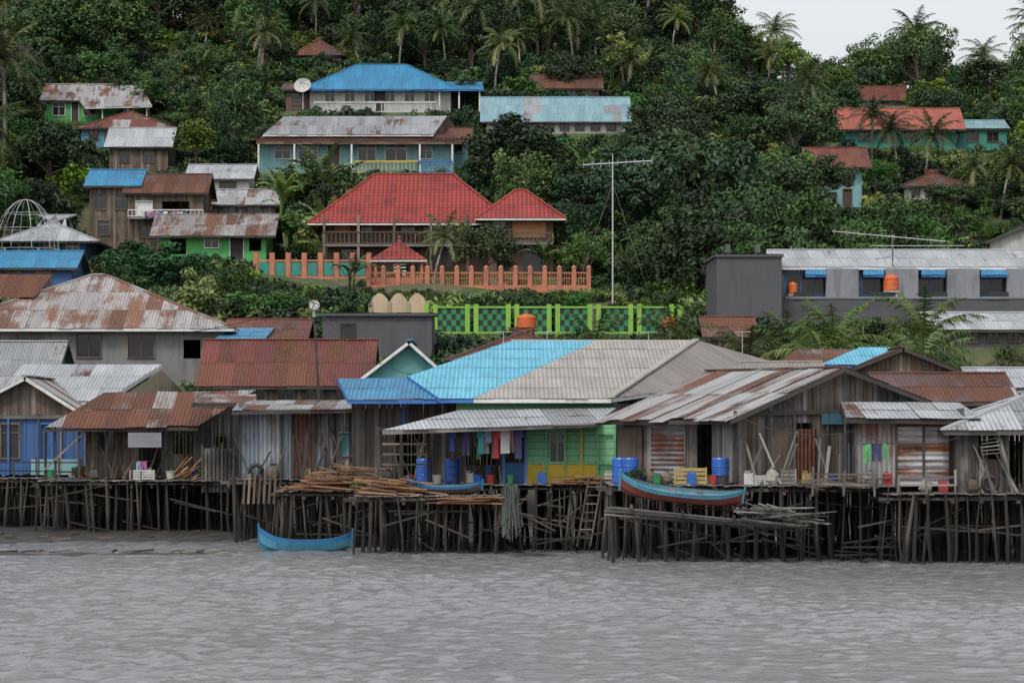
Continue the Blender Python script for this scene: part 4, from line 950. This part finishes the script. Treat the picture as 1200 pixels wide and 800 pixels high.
# ------------------------------------------------------------------ vegetation meshes
def mesh_from(name,V_,F_,MI,T,mats):
    me=bpy.data.meshes.new(name); me.from_pydata(V_,[],F_)
    for m in mats: me.materials.append(m)
    me.polygons.foreach_set('material_index',MI)
    me.uv_layers.new(name='uv'); ca=me.color_attributes.new('tint','FLOAT_COLOR','CORNER')
    ca.data.foreach_set('color',T); me.update(); return me
def leaves(C,N,size,asp=.5):
    n=len(C); r=RNG.normal(size=(n,3)); t=np.cross(N,r); t/=np.linalg.norm(t,axis=1,keepdims=True)+1e-9
    b=np.cross(N,t); b/=np.linalg.norm(b,axis=1,keepdims=True)+1e-9
    s=size[:,None]; return np.stack([C-t*s,C-b*s*asp,C+t*s,C+b*s*asp],1).reshape(-1,3)
def tree_mesh(name,H_,Rr,zc,Rz,nc,cr,nl,ls,mat,trunk=True,fork=6):
    mb=MB()
    if trunk:
        base=Vector((0,0,-.6)); top=Vector((R(-.3,.3),R(-.3,.3),zc*H_*.8)); mb.cyl(base,top,.035*H_*.8,.02*H_*.8,BARK,8,False)
    C=[];N=[];Sz=[];B=[];U=[]
    ph=RNG.uniform(0,6,6)
    for i in range(nc):
        v=RNG.normal(size=3); v/=np.linalg.norm(v)
        if v[2]<-.55: v[2]*=-.6
        az=math.atan2(v[1],v[0]); k=1+.22*math.sin(az*2+ph[0])+.18*math.sin(az*3+ph[1]+v[2]*3)+RNG.uniform(-.12,.18)
        r_=RNG.uniform(.35,1)**.6*k
        c=np.array([v[0]*Rr*r_,v[1]*Rr*r_,zc*H_+v[2]*Rz*r_]); rad=cr*RNG.uniform(.65,1.25)
        if trunk and i<fork*2: mb.cyl(top*R(.6,1.),Vector(c),.02*H_*.5,.01*H_*.3,BARK,5,False)
        k=int(nl*RNG.uniform(.6,1.3)); p=RNG.normal(size=(k,3)); p/=np.linalg.norm(p,axis=1,keepdims=True); q=p*(RNG.uniform(.25,1,(k,1))**.5)*rad; q[:,2]*=.62
        C.append(c+q); nn=p*.7+RNG.normal(size=(k,3))*.5+np.array([0,0,.65]); nn/=np.linalg.norm(nn,axis=1,keepdims=True); N.append(nn)
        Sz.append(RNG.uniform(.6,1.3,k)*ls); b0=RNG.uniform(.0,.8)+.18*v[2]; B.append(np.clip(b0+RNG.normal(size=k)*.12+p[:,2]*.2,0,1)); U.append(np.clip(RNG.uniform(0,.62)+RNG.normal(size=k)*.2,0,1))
    C=np.concatenate(C);N=np.concatenate(N);Sz=np.concatenate(Sz);B=np.concatenate(B);U=np.concatenate(U)
    Vv=leaves(C,N,Sz); n=len(C); o_=len(mb.v)
    V_=list(mb.v)+[tuple(x) for x in Vv.tolist()]; F_=list(mb.f)+[(o_+4*i,o_+4*i+1,o_+4*i+2,o_+4*i+3) for i in range(n)]
    MI=[0]*len(mb.f)+[1]*n
    T=[c for f,t in zip(mb.f,mb.t) for _ in f for c in (t[0],t[1],t[2],1.)]
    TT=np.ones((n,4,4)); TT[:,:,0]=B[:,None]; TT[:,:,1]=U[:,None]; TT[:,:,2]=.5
    T+=TT.ravel().tolist(); return mesh_from(name,V_,F_,MI,T,[BARK,mat])
def palm_mesh(name,th,nf,fl,lean,mat=FROND):
    mb=MB(); pr=Vector((0,0,-.5)); 
    for i in range(1,9):
        t=i/8; p=Vector((lean*t*t,0,th*t)); mb.cyl(pr,p,.17-.07*(i-1)/8,.17-.07*i/8,PBARK,7,False); pr=p
    top=pr
    for k in range(nf):
        az=k*2.399+R(-.2,.2); el=math.radians(82-112*(k/nf)+R(-8,8)); L=fl*R(.85,1.1); dr=math.radians(R(55,100)); n=30; p=top.copy(); side=Vector((-math.sin(az),math.cos(az),0)); hue=R(0,.7) if k<nf-4 else R(.8,1.); br=R(.2,.9)
        for i in range(n):
            t=i/n; e_=el-dr*t**1.3; dv=Vector((math.cos(az)*math.cos(e_),math.sin(az)*math.cos(e_),math.sin(e_))); p2=p+dv*(L/n)
            mb.poly([p-side*.03,p+side*.03,p2+side*.025,p2-side*.025],mat,t=(br,hue,.5))
            ll=.95*math.sin(math.pi*min(1,.12+t*.88))**.6*fl/4.
            for sg in (-1,1):
                ed=(side*sg*R(.6,1.)+dv*R(.4,.8)+Vector((0,0,-R(.2,1.)))).normalized()*ll*R(.8,1.1)
                mb.poly([p,p+dv*(L/n*.8),p+dv*(L/n*.4)+ed],mat,t=(min(1,max(0,br+R(-.25,.25))),min(1,max(0,hue+R(-.15,.15))),.5))
            p=p2
    if th>3:
        for k in range(7): a=R(0,6.3); mb.lathe(top+Vector((.25*math.cos(a),.25*math.sin(a),-.35)),[(0,-.13),(.12,-.05),(.12,.05),(0,.13)],plain('coconut',(.12,.12,.04)),6)
    o=mb.obj(name); me=o.data; bpy.data.objects.remove(o); return me
def banana_mesh(name,n=10,L0=2.6):
    mb=MB(); 
    for s_ in range(3):
        bx=Vector((R(-.7,.7),R(-.7,.7),0)); th=R(1.2,2.2); mb.cyl(bx-Vector((0,0,.4)),bx+Vector((0,0,th)),.12,.08,BAN,8,False,(.4,.6,.5))
        for k in range(n-2*s_):
            az=k*2.4+R(-.3,.3); el=math.radians(R(45,85)); L=L0*R(.75,1.1); dr=math.radians(R(60,130)); p=bx+Vector((0,0,th)); side=Vector((-math.sin(az),math.cos(az),0)); br=R(.2,1); hu=R(0,.9); m_=12
            for i in range(m_):
                t=i/m_; e_=el-dr*t**1.4; dv=Vector((math.cos(az)*math.cos(e_),math.sin(az)*math.cos(e_),math.sin(e_))); p2=p+dv*(L/m_)
                w0=.30*math.sin(math.pi*min(1,max(.04,(t-.1)*1.12)))**.6 if t>.12 else .03
                for sg in (-1,1):
                    ds=R(-.12,.1); a=side*sg*w0*R(.7,1.1)+Vector((0,0,-.35*w0+ds*.5)); mb.poly([p,p2-dv*R(0,.08),p2+a-dv*R(0,.1),p+a],BAN,t=(min(1,max(0,br+R(-.15,.15))),hu,.5))
                p=p2
    o=mb.obj(name); me=o.data; bpy.data.objects.remove(o); return me
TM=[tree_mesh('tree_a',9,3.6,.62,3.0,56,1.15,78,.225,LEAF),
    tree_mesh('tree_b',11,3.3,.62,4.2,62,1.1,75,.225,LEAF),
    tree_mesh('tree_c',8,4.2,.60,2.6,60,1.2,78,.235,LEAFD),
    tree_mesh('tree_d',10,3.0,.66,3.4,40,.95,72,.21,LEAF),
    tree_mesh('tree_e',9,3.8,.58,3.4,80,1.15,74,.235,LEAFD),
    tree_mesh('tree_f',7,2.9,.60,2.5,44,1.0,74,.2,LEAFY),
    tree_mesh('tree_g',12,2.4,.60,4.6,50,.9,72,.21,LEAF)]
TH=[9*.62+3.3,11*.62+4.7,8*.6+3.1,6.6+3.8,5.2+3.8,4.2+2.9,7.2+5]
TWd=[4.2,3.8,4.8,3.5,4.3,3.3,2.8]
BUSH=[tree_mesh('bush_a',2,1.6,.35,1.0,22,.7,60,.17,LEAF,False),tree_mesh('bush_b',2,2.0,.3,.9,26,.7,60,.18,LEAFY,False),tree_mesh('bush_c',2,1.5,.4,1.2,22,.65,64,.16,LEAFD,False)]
PT=[palm_mesh('palm_tall_a',8.,24,3.7,1.4),palm_mesh('palm_tall_b',7.,22,3.9,-1.),palm_mesh('palm_short',2.6,20,3.6,.3),palm_mesh('palm_short_b',1.6,16,3.4,-.2)]
PH=[10.5,9.5,5.2,4.]
BM=[banana_mesh('banana_a'),banana_mesh('banana_b',8,3.)]
def grass_mesh():
    mb=MB()
    for i in range(500):
        x=R(-1.6,1.6);y=R(-1.6,1.6); 
        if x*x+y*y>2.6: continue
        h=R(.2,.6); a=R(0,6.3); dx=math.cos(a)*R(.05,.3);dy=math.sin(a)*R(.05,.3)
        mb.poly([(x-.04,y,-.1),(x+.04,y,-.1),(x+dx+.015,y+dy,h),(x+dx-.015,y+dy,h)],BAN,t=(R(.1,.9),R(0,1),.5))
    o=mb.obj('grassclump'); me=o.data; bpy.data.objects.remove(o); return me
GM=grass_mesh()
def inst(me,name,x,y,z,s,parent=None,sz=1.):
    o=bpy.data.objects.new(name,me); o.location=(x,y,z); o.scale=(s,s,s*sz); o.rotation_euler=(R(-.05,.05),R(-.05,.05),R(0,6.28)); col.objects.link(o)
    if parent: o.parent=parent
    return o
def named(kind,idx,u,vb,vt,d=None,wpx=None):
    d=d or gd(u,vb); x=SX(u,d); z=float(H(x,d)); hh=SZ(vt,d)-z
    if kind=='t': me=TM[idx]; s=hh/TH[idx]; nm='broadleaf_tree'
    elif kind=='p':
        if hh>5.5 and idx>1: idx-=2
        me=PT[idx]; s=max(.72,hh/PH[idx]) if idx<2 else hh/PH[idx]; nm='coconut_palm'
        if idx<2: z=SZ(vt,d)-PH[idx]*s
    elif kind=='b': me=BM[idx]; s=min(1.5,max(.7,hh/4.)); nm='banana_plant'
    o=inst(me,nm,x,d,z,s)
    if wpx and kind=='t': k=(wpx*d/FL/2)/TWd[idx]; o.scale=(k,k,s)
    if kind=='p': PROT.append((u-26,vt,u+26,vt+44,d-.5))
    if kind=='b': PROT.append((u-16,vt+4,u+16,vt+36,d-.5))
    if kind=='t' and wpx and wpx>=100: PROT.append((u-wpx*.3,vt+10,u+wpx*.3,vt+45,d-.5))
for a in [('t',4,58,242,143,None,105),('t',5,230,208,138,None,66),('t',4,190,368,282,None,118),('t',4,603,232,133,None,125),('t',2,835,300,152,None,150),('t',4,745,285,170,None,110),
          ('t',1,700,262,190,None,70),('t',0,770,345,255,None,80),('t',0,566,338,262,None,80),('t',5,1100,150,92,None,85),('t',4,665,118,66,None,60),('t',4,60,110,-10,None,110),('t',1,135,115,-15,None,90),
          ('t',0,690,335,270,None,60),('t',0,320,395,340,None,90),('t',4,390,392,345,None,80),('t',2,900,270,180,None,120),('t',0,930,215,120,None,100),('t',4,870,180,95,None,110),('t',3,25,395,375,200,60),
          ('t',0,1120,265,215,None,90),('t',1,1160,130,60,None,80),('t',4,20,160,60,None,70),('t',0,270,200,90,None,70),('t',4,962,255,180,None,60)]: named(*a)
for a in [('p',0,822,300,162),('p',1,580,125,28),('p',0,523,105,14),('p',1,468,105,8),('p',0,300,110,14),('p',1,672,95,-4),('p',0,1022,212,112),('p',1,1055,215,126),('p',0,1084,220,132),('p',1,900,110,48),
          ('p',0,1172,260,165),('p',0,505,335,248),('p',0,787,80,2),('p',1,370,60,-20),('p',0,425,80,25),('p',2,800,425,355,180),('p',2,1000,430,352,170),('p',2,1052,430,342,172),('p',2,940,425,362,178),('p',3,1085,430,376,165),
          ('p',3,975,425,372,166),('p',3,860,425,380,176),('p',3,700,405,362,205),('p',2,720,470,394,176),('p',3,530,285,262),('p',0,960,160,70),('p',3,1190,440,397,165),('p',1,610,100,20),('p',2,880,430,387,182),('p',1,1130,240,170),('p',0,845,150,62),('p',1,1140,110,42),('p',0,240,70,8),('p',1,735,120,50)]: named(*a)
for a in [('b',0,345,245,172),('b',1,388,250,178),('b',0,366,240,165),('b',1,325,268,205),('b',0,340,290,235),('b',1,372,295,240),('b',1,410,345,300),('b',0,545,310,268),('b',1,640,330,290),('b',0,755,300,262),('b',1,240,100,60),('b',0,1165,75,40),('b',0,200,70,30),('b',1,1150,120,80),('b',0,290,150,110),('b',1,735,335,300),('b',0,980,60,30)]: named(*a)
forest=empty('hillside_forest'); under=empty('hillside_undergrowth'); grass=empty('hillside_grass')
def blocked(u,vt,vb,wpx,d):
    for (l,t,r,b,dd) in PROT:
        if d<dd+3 and u+wpx>l and u-wpx<r and vt<b and vb>t: return True
    return False
def inpad(x,y,m=0.):
    for cx,cy,hx,hy,_ in PADS:
        if abs(x-cx)<hx+m and abs(y-cy)<hy+m: return True
    return False
n=0; trees=[]
for i in range(4400):
    y=R(205,478)
    if random.random()>(y/478): continue
    hw=y*.16; x=R(-hw,hw); u=600+x*FL/y
    if y<232 and u<840 and u>240: continue
    if u>836 and y<222: continue
    if inpad(x,y,.6): continue
    if any((x-a)**2+(y-b)**2<(4.1 if y>300 else 3.5)**2 for a,b in trees): continue
    k=random.choices(range(7),[5,4,4,4,4.5,1.3,3])[0]; s=R(.5,1.08)
    if y>430: s=R(.75,1.15)
    z=float(H(x,y)); vb=510-(z-CH)*FL/y; ok=False
    for tr in range(3):
        hpx=TH[k]*s*FL/y; wpx=TWd[k]*s*FL/y
        if not blocked(u,vb-hpx,vb-hpx*.1,wpx*.85,y): ok=True; break
        s*=.68
    if not ok: continue
    if 170<u<310 and 20<vb<110 and y<400 and random.random()<.6: continue
    if y>440 and u>820 and s>.8: s*=.85
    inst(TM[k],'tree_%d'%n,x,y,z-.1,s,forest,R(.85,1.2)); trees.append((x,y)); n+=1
nb=0
for i in range(4600):
    y=R(176,470); hw=y*.155; x=R(-hw,hw); u=600+x*FL/y
    if inpad(x,y,.2): continue
    k=random.choices(range(3),[4,1.8,3.4])[0]; s=R(.6,1.35); z=float(H(x,y)); vb=510-(z-CH)*FL/y; ok=False
    for tr in range(3):
        if not blocked(u,vb-1.7*s*FL/y,vb,1.6*s*FL/y,y): ok=True;break
        s*=.6
    if not ok: continue
    if 95<u<135 and 295<vb<335: continue
    rr=random.random()
    if rr<.07 and y>240: 
        if not blocked(u,vb-4*FL/y,vb,2.5*FL/y,y): inst(random.choice(BM),'banana_%d'%i,x,y,z,R(.8,1.2),under); continue
    if rr>.93 and y>290:
        if not blocked(u,vb-11*FL/y,vb,3.*FL/y,y): inst(random.choice(PT[:2]),'palm_%d'%i,x,y,z,R(.95,1.4),forest); continue
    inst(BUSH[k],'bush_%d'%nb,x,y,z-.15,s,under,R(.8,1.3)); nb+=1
for i in range(170):
    u=R(436,705); y=dF-R(1.5,14.); x=SX(u,y); z=float(H(x,y)); vb=510-(z-CH)*FL/y; s=R(.35,.9)
    while s>.2 and blocked(u,vb-1.7*s*FL/y,vb,1.4*s*FL/y,y): s*=.75
    if s>.22: inst(random.choice(BUSH),'terrace_shrub_%d'%i,x,y,z-.1,s,under)
for i in range(1800):
    y=R(178,380); hw=y*.15; x=R(-hw,hw)
    if inpad(x,y,0): continue
    z=float(H(x,y)); vb=510-(z-CH)*FL/y
    if blocked(600+x*FL/y,vb-.5*FL/y,vb,1.3*FL/y,y): continue
    inst(GM,'clump_%d'%i,x,y,z,R(.6,1.4),grass)
print('trees',n,'bush',nb)
e=empty('bare_tree'); m=MB()
def br(p,dv,L,r_,k):
    p2=p+dv*L; m.cyl(p,p2,r_,r_*.7,BARK,6,False)
    if k==0: return
    for i in range(3): br(p2,(dv+Vector((R(-.6,.6),R(-.6,.6),R(-.15,.45)))).normalized(),L*R(.6,.8),r_*.62,k-1)
dd=g(8,160); br(Vector((SX(6,dd),dd,float(H(SX(6,dd),dd)))),Vector((.05,0,1)),3.2,.16,5); m.obj('branches',e)
def potted(u,z,d,s=.4):
    e=empty('potted_plant'); m=MB(); c=Vector((SX(u,d),d,z)); m.lathe(c,[(0,0),(.12,0),(.17,.25),(.19,.25),(.15,.22),(0,.2)],REDP,10); m.obj('pot',e); o=bpy.data.objects.new('leaves',BUSH[0]); o.location=c+Vector((0,0,.15)); o.scale=(s*.22,)*3; col.objects.link(o); o.parent=e
for u,z,d_ in ((240,2.25,145.),(255,2.25,145.),(95,2.25,149.2),(425,2.0,122.5),(745,2.42,115.)): potted(u,z,d_,1.)
# ------------------------------------------------------------------ terrain
gm,nt,b=newmat('ground_earth'); G_=G(nt); P=G_.pos(); n1=G_.noise(P,.25,6); n2=G_.noise(P,2.2,5)
c=G_.mix(G_.ramp(n1,.42,.6),(.045,.075,.02),(.10,.085,.05)); c=G_.mix(G_.m('MULTIPLY',G_.ramp(n2,.4,.7),.6),c,(.03,.05,.016))
c=G_.mix(G_.ramp(G_.z(),2.2,.6),c,(.03,.026,.022))
G_.l(c,b.inputs['Base Color']); b.inputs['Roughness'].default_value=.9; G_.bump(n2,.6,.2,b)
xs=np.concatenate([[-6000,-2500,-1000,-500,-250,-150],np.arange(-100,100.1,1.25),[150,250,500,1000,2500,6000]])
ys=np.concatenate([[-3000,-500,0,60,90],np.arange(110,500.1,1.25),[520,560,620,700,900,1300,2500,6000]])
def grid(name,xs,ys,Z,mat,smooth=True):
    nx,ny=len(xs),len(ys); XX,YY=np.meshgrid(xs,ys); V_=np.stack([XX,YY,Z],-1).reshape(-1,3)
    me=bpy.data.meshes.new(name); i=np.arange((ny-1)*(nx-1)); r_=i//(nx-1); c_=i%(nx-1); a=r_*nx+c_
    Fa=np.stack([a,a+1,a+nx+1,a+nx],-1)
    me.vertices.add(len(V_)); me.vertices.foreach_set('co',V_.ravel()); me.loops.add(Fa.size); me.loops.foreach_set('vertex_index',Fa.ravel().astype(np.int32))
    me.polygons.add(len(Fa)); me.polygons.foreach_set('loop_start',(np.arange(len(Fa))*4).astype(np.int32)); me.polygons.foreach_set('loop_total',np.full(len(Fa),4,np.int32))
    me.polygons.foreach_set('use_smooth',np.full(len(Fa),smooth)); me.materials.append(mat); me.update(calc_edges=True); me.validate()
    o=bpy.data.objects.new(name,me); col.objects.link(o); return o
XX,YY=np.meshgrid(xs,ys); grid('ground',xs,ys,H(XX,YY),gm)
# tidal mud flat along the left shore, with a low bar exposed in front of it
mm_,nt,b=newmat('wet_mud'); G_=G(nt); P=G_.pos(); n1=G_.noise(P,1.2,5); n2=G_.noise(P,7.,4)
c=G_.mix(G_.ramp(n1,.4,.65),(.022,.019,.016),(.045,.039,.033)); G_.l(c,b.inputs['Base Color']); b.inputs['Roughness'].default_value=.55; G_.bump(n2,.6,.04,b)
xs=np.arange(-40,42.1,.25); ys=np.arange(116,166,.25); XX,YY=np.meshgrid(xs,ys)
edge=np.interp(XX,[-40,-22,-14,-9,-6,0,42],[133,131,133,136,144,150,152])+.9*np.sin(XX*.7)+.6*np.sin(XX*1.9+2)+.4*np.sin(XX*4.1)
Z=-.30+.38*np.clip((YY-edge+2.5)/5.,0,1)+.03*np.sin(XX*1.7+YY*2.3)*np.sin(YY*1.3-XX*.8)+.02*np.sin(XX*4.7+YY*1.1)+.12*np.clip((YY-edge-4)/12,0,1)
bar=np.exp(-((YY-120.6-.5*np.sin(XX*.5))/(.9+.3*np.sin(XX*1.1)))**2)*np.clip((-8.2-XX)/2.5,0,1)
Z=np.maximum(Z,-.30+bar*(.37+.03*np.sin(XX*2.9)))
bar2=np.exp(-((YY-119.2-.4*np.sin(XX*.9))/.8)**2)*(.5+.5*np.sin(XX*.8+1.))*np.clip((XX+6)/2,0,1)*np.clip((3.6-XX)/2,0,1)
Z=np.maximum(Z,-.30+bar2*.36)
grid('mud_flat',xs,ys,Z,mm_)
m=MB(); e=empty('shore_debris')
for k in range(70):
    x_=R(-21,-9); y_=R(134,146) if k<55 else R(120,121.5); a_=R(-.6,.6); L_=R(.15,.9); m.beam((x_,y_,.07),(x_+L_*math.cos(a_),y_+L_*math.sin(a_)*.3,.09+R(0,.08)),R(.04,.1),R(.03,.08),random.choice([PLKD,PLKB,POST]))
m.obj('driftwood_bits',e)
m=MB(); PATH=plain('path_dirt',(.26,.21,.16),.9,.4)
pp=[(132,334),(118,326),(104,316),(96,306),(112,298)]
pts=[]
for u,v in pp: d_=gd(u,v); pts.append(Vector((SX(u,d_),d_,0)))
for a,b_ in zip(pts[:-1],pts[1:]):
    for k in range(8):
        p=a.lerp(b_,k/8);q_=a.lerp(b_,(k+1)/8); P4=[(p.x-1.,p.y),(p.x+1.,p.y),(q_.x+1.,q_.y),(q_.x-1.,q_.y)]
        m.poly([(x_,y_,float(H(x_,y_))+.08) for x_,y_ in P4],PATH,t=(.5,.5,.5))
m.obj('dirt_path')
# water
wm_,nt,b=newmat('harbour_water'); G_=G(nt); P=G_.pos(); mp=G_.n('ShaderNodeMapping'); G_.l(P,mp.inputs[0]); mp.inputs['Scale'].default_value=(1.,.6,1)
n1=G_.noise(mp.outputs[0],4.0,5,.65); n2=G_.noise(P,.10,3); n3=G_.noise(mp.outputs[0],12.,3,.6)
c=G_.mix(G_.ramp(n2,.35,.7),(.195,.193,.192),(.165,.163,.163)); G_.l(c,b.inputs['Base Color']); b.inputs['Roughness'].default_value=.10; b.inputs['IOR'].default_value=1.33
G_.bump(G_.m('ADD',n1,G_.m('MULTIPLY',n3,.4)),.85,.08,b)
xs=np.concatenate([[-5000,-1000,-200,-60],np.arange(-28,28.01,.11),[60,200,1000,5000]]); ys=np.concatenate([[-5000,-800,-100,20,40],np.arange(50,160.01,.15),[180,260]])
XX,YY=np.meshgrid(xs,ys); Z=np.zeros_like(XX)
for i in range(60):
    lam=.36*(1.030**i)*RNG.uniform(.9,1.1); th=math.radians(90+RNG.normal()*52); k=2*math.pi/lam
    Z+=.0046*lam**.45*np.sin(k*(XX*math.cos(th)+YY*math.sin(th))+RNG.uniform(0,6.28)+.9*np.sin(XX*.41+i)+.8*np.sin(YY*.33+2*i))
env=.8+.3*np.sin(XX*.17+YY*.06)*np.sin(YY*.11+1.)
Z=Z*env*np.clip((158-YY)/30,.25,1); Z[:, (abs(xs)>29)]=0; Z[(ys<49)|(ys>161),:]=0
grid('water',xs,ys,Z,wm_)
# ------------------------------------------------------------------ light, sky, camera
w=bpy.data.worlds.new('World'); scene.world=w; w.use_nodes=True; nt=w.node_tree; G_=G(nt); bg=nt.nodes['Background']
sky=G_.n('ShaderNodeTexSky',sky_type='NISHITA'); sky.sun_disc=False; sky.sun_elevation=math.radians(55); sky.sun_rotation=math.radians(200); sky.air_density=1.; sky.dust_density=3.; sky.ozone_density=1.
hs_=G_.n('ShaderNodeHueSaturation'); hs_.inputs['Saturation'].default_value=.26; hs_.inputs['Value'].default_value=1.3; G_.l(sky.outputs[0],hs_.inputs['Color']); G_.l(hs_.outputs[0],bg.inputs[0]); bg.inputs[1].default_value=.15
sl=bpy.data.lights.new('sun','SUN'); sl.energy=1.5; sl.angle=math.radians(10); sl.color=(1,.97,.92); so=bpy.data.objects.new('sun',sl); col.objects.link(so)
el=math.radians(55); ro=math.radians(200); dirv=Vector((math.sin(ro)*math.cos(el),math.cos(ro)*math.cos(el),math.sin(el))); so.rotation_euler=dirv.to_track_quat('Z','Y').to_euler()
cam=bpy.data.cameras.new('camera'); cam.lens=126; cam.sensor_width=36; cam.shift_y=110/1200; cam.clip_end=12000; cam.clip_start=.5
co=bpy.data.objects.new('camera',cam); co.location=(0,0,CH); co.rotation_euler=(math.radians(90),0,0); col.objects.link(co); scene.camera=co
scene.view_settings.view_transform='Standard'; scene.view_settings.look='None'; scene.view_settings.exposure=0
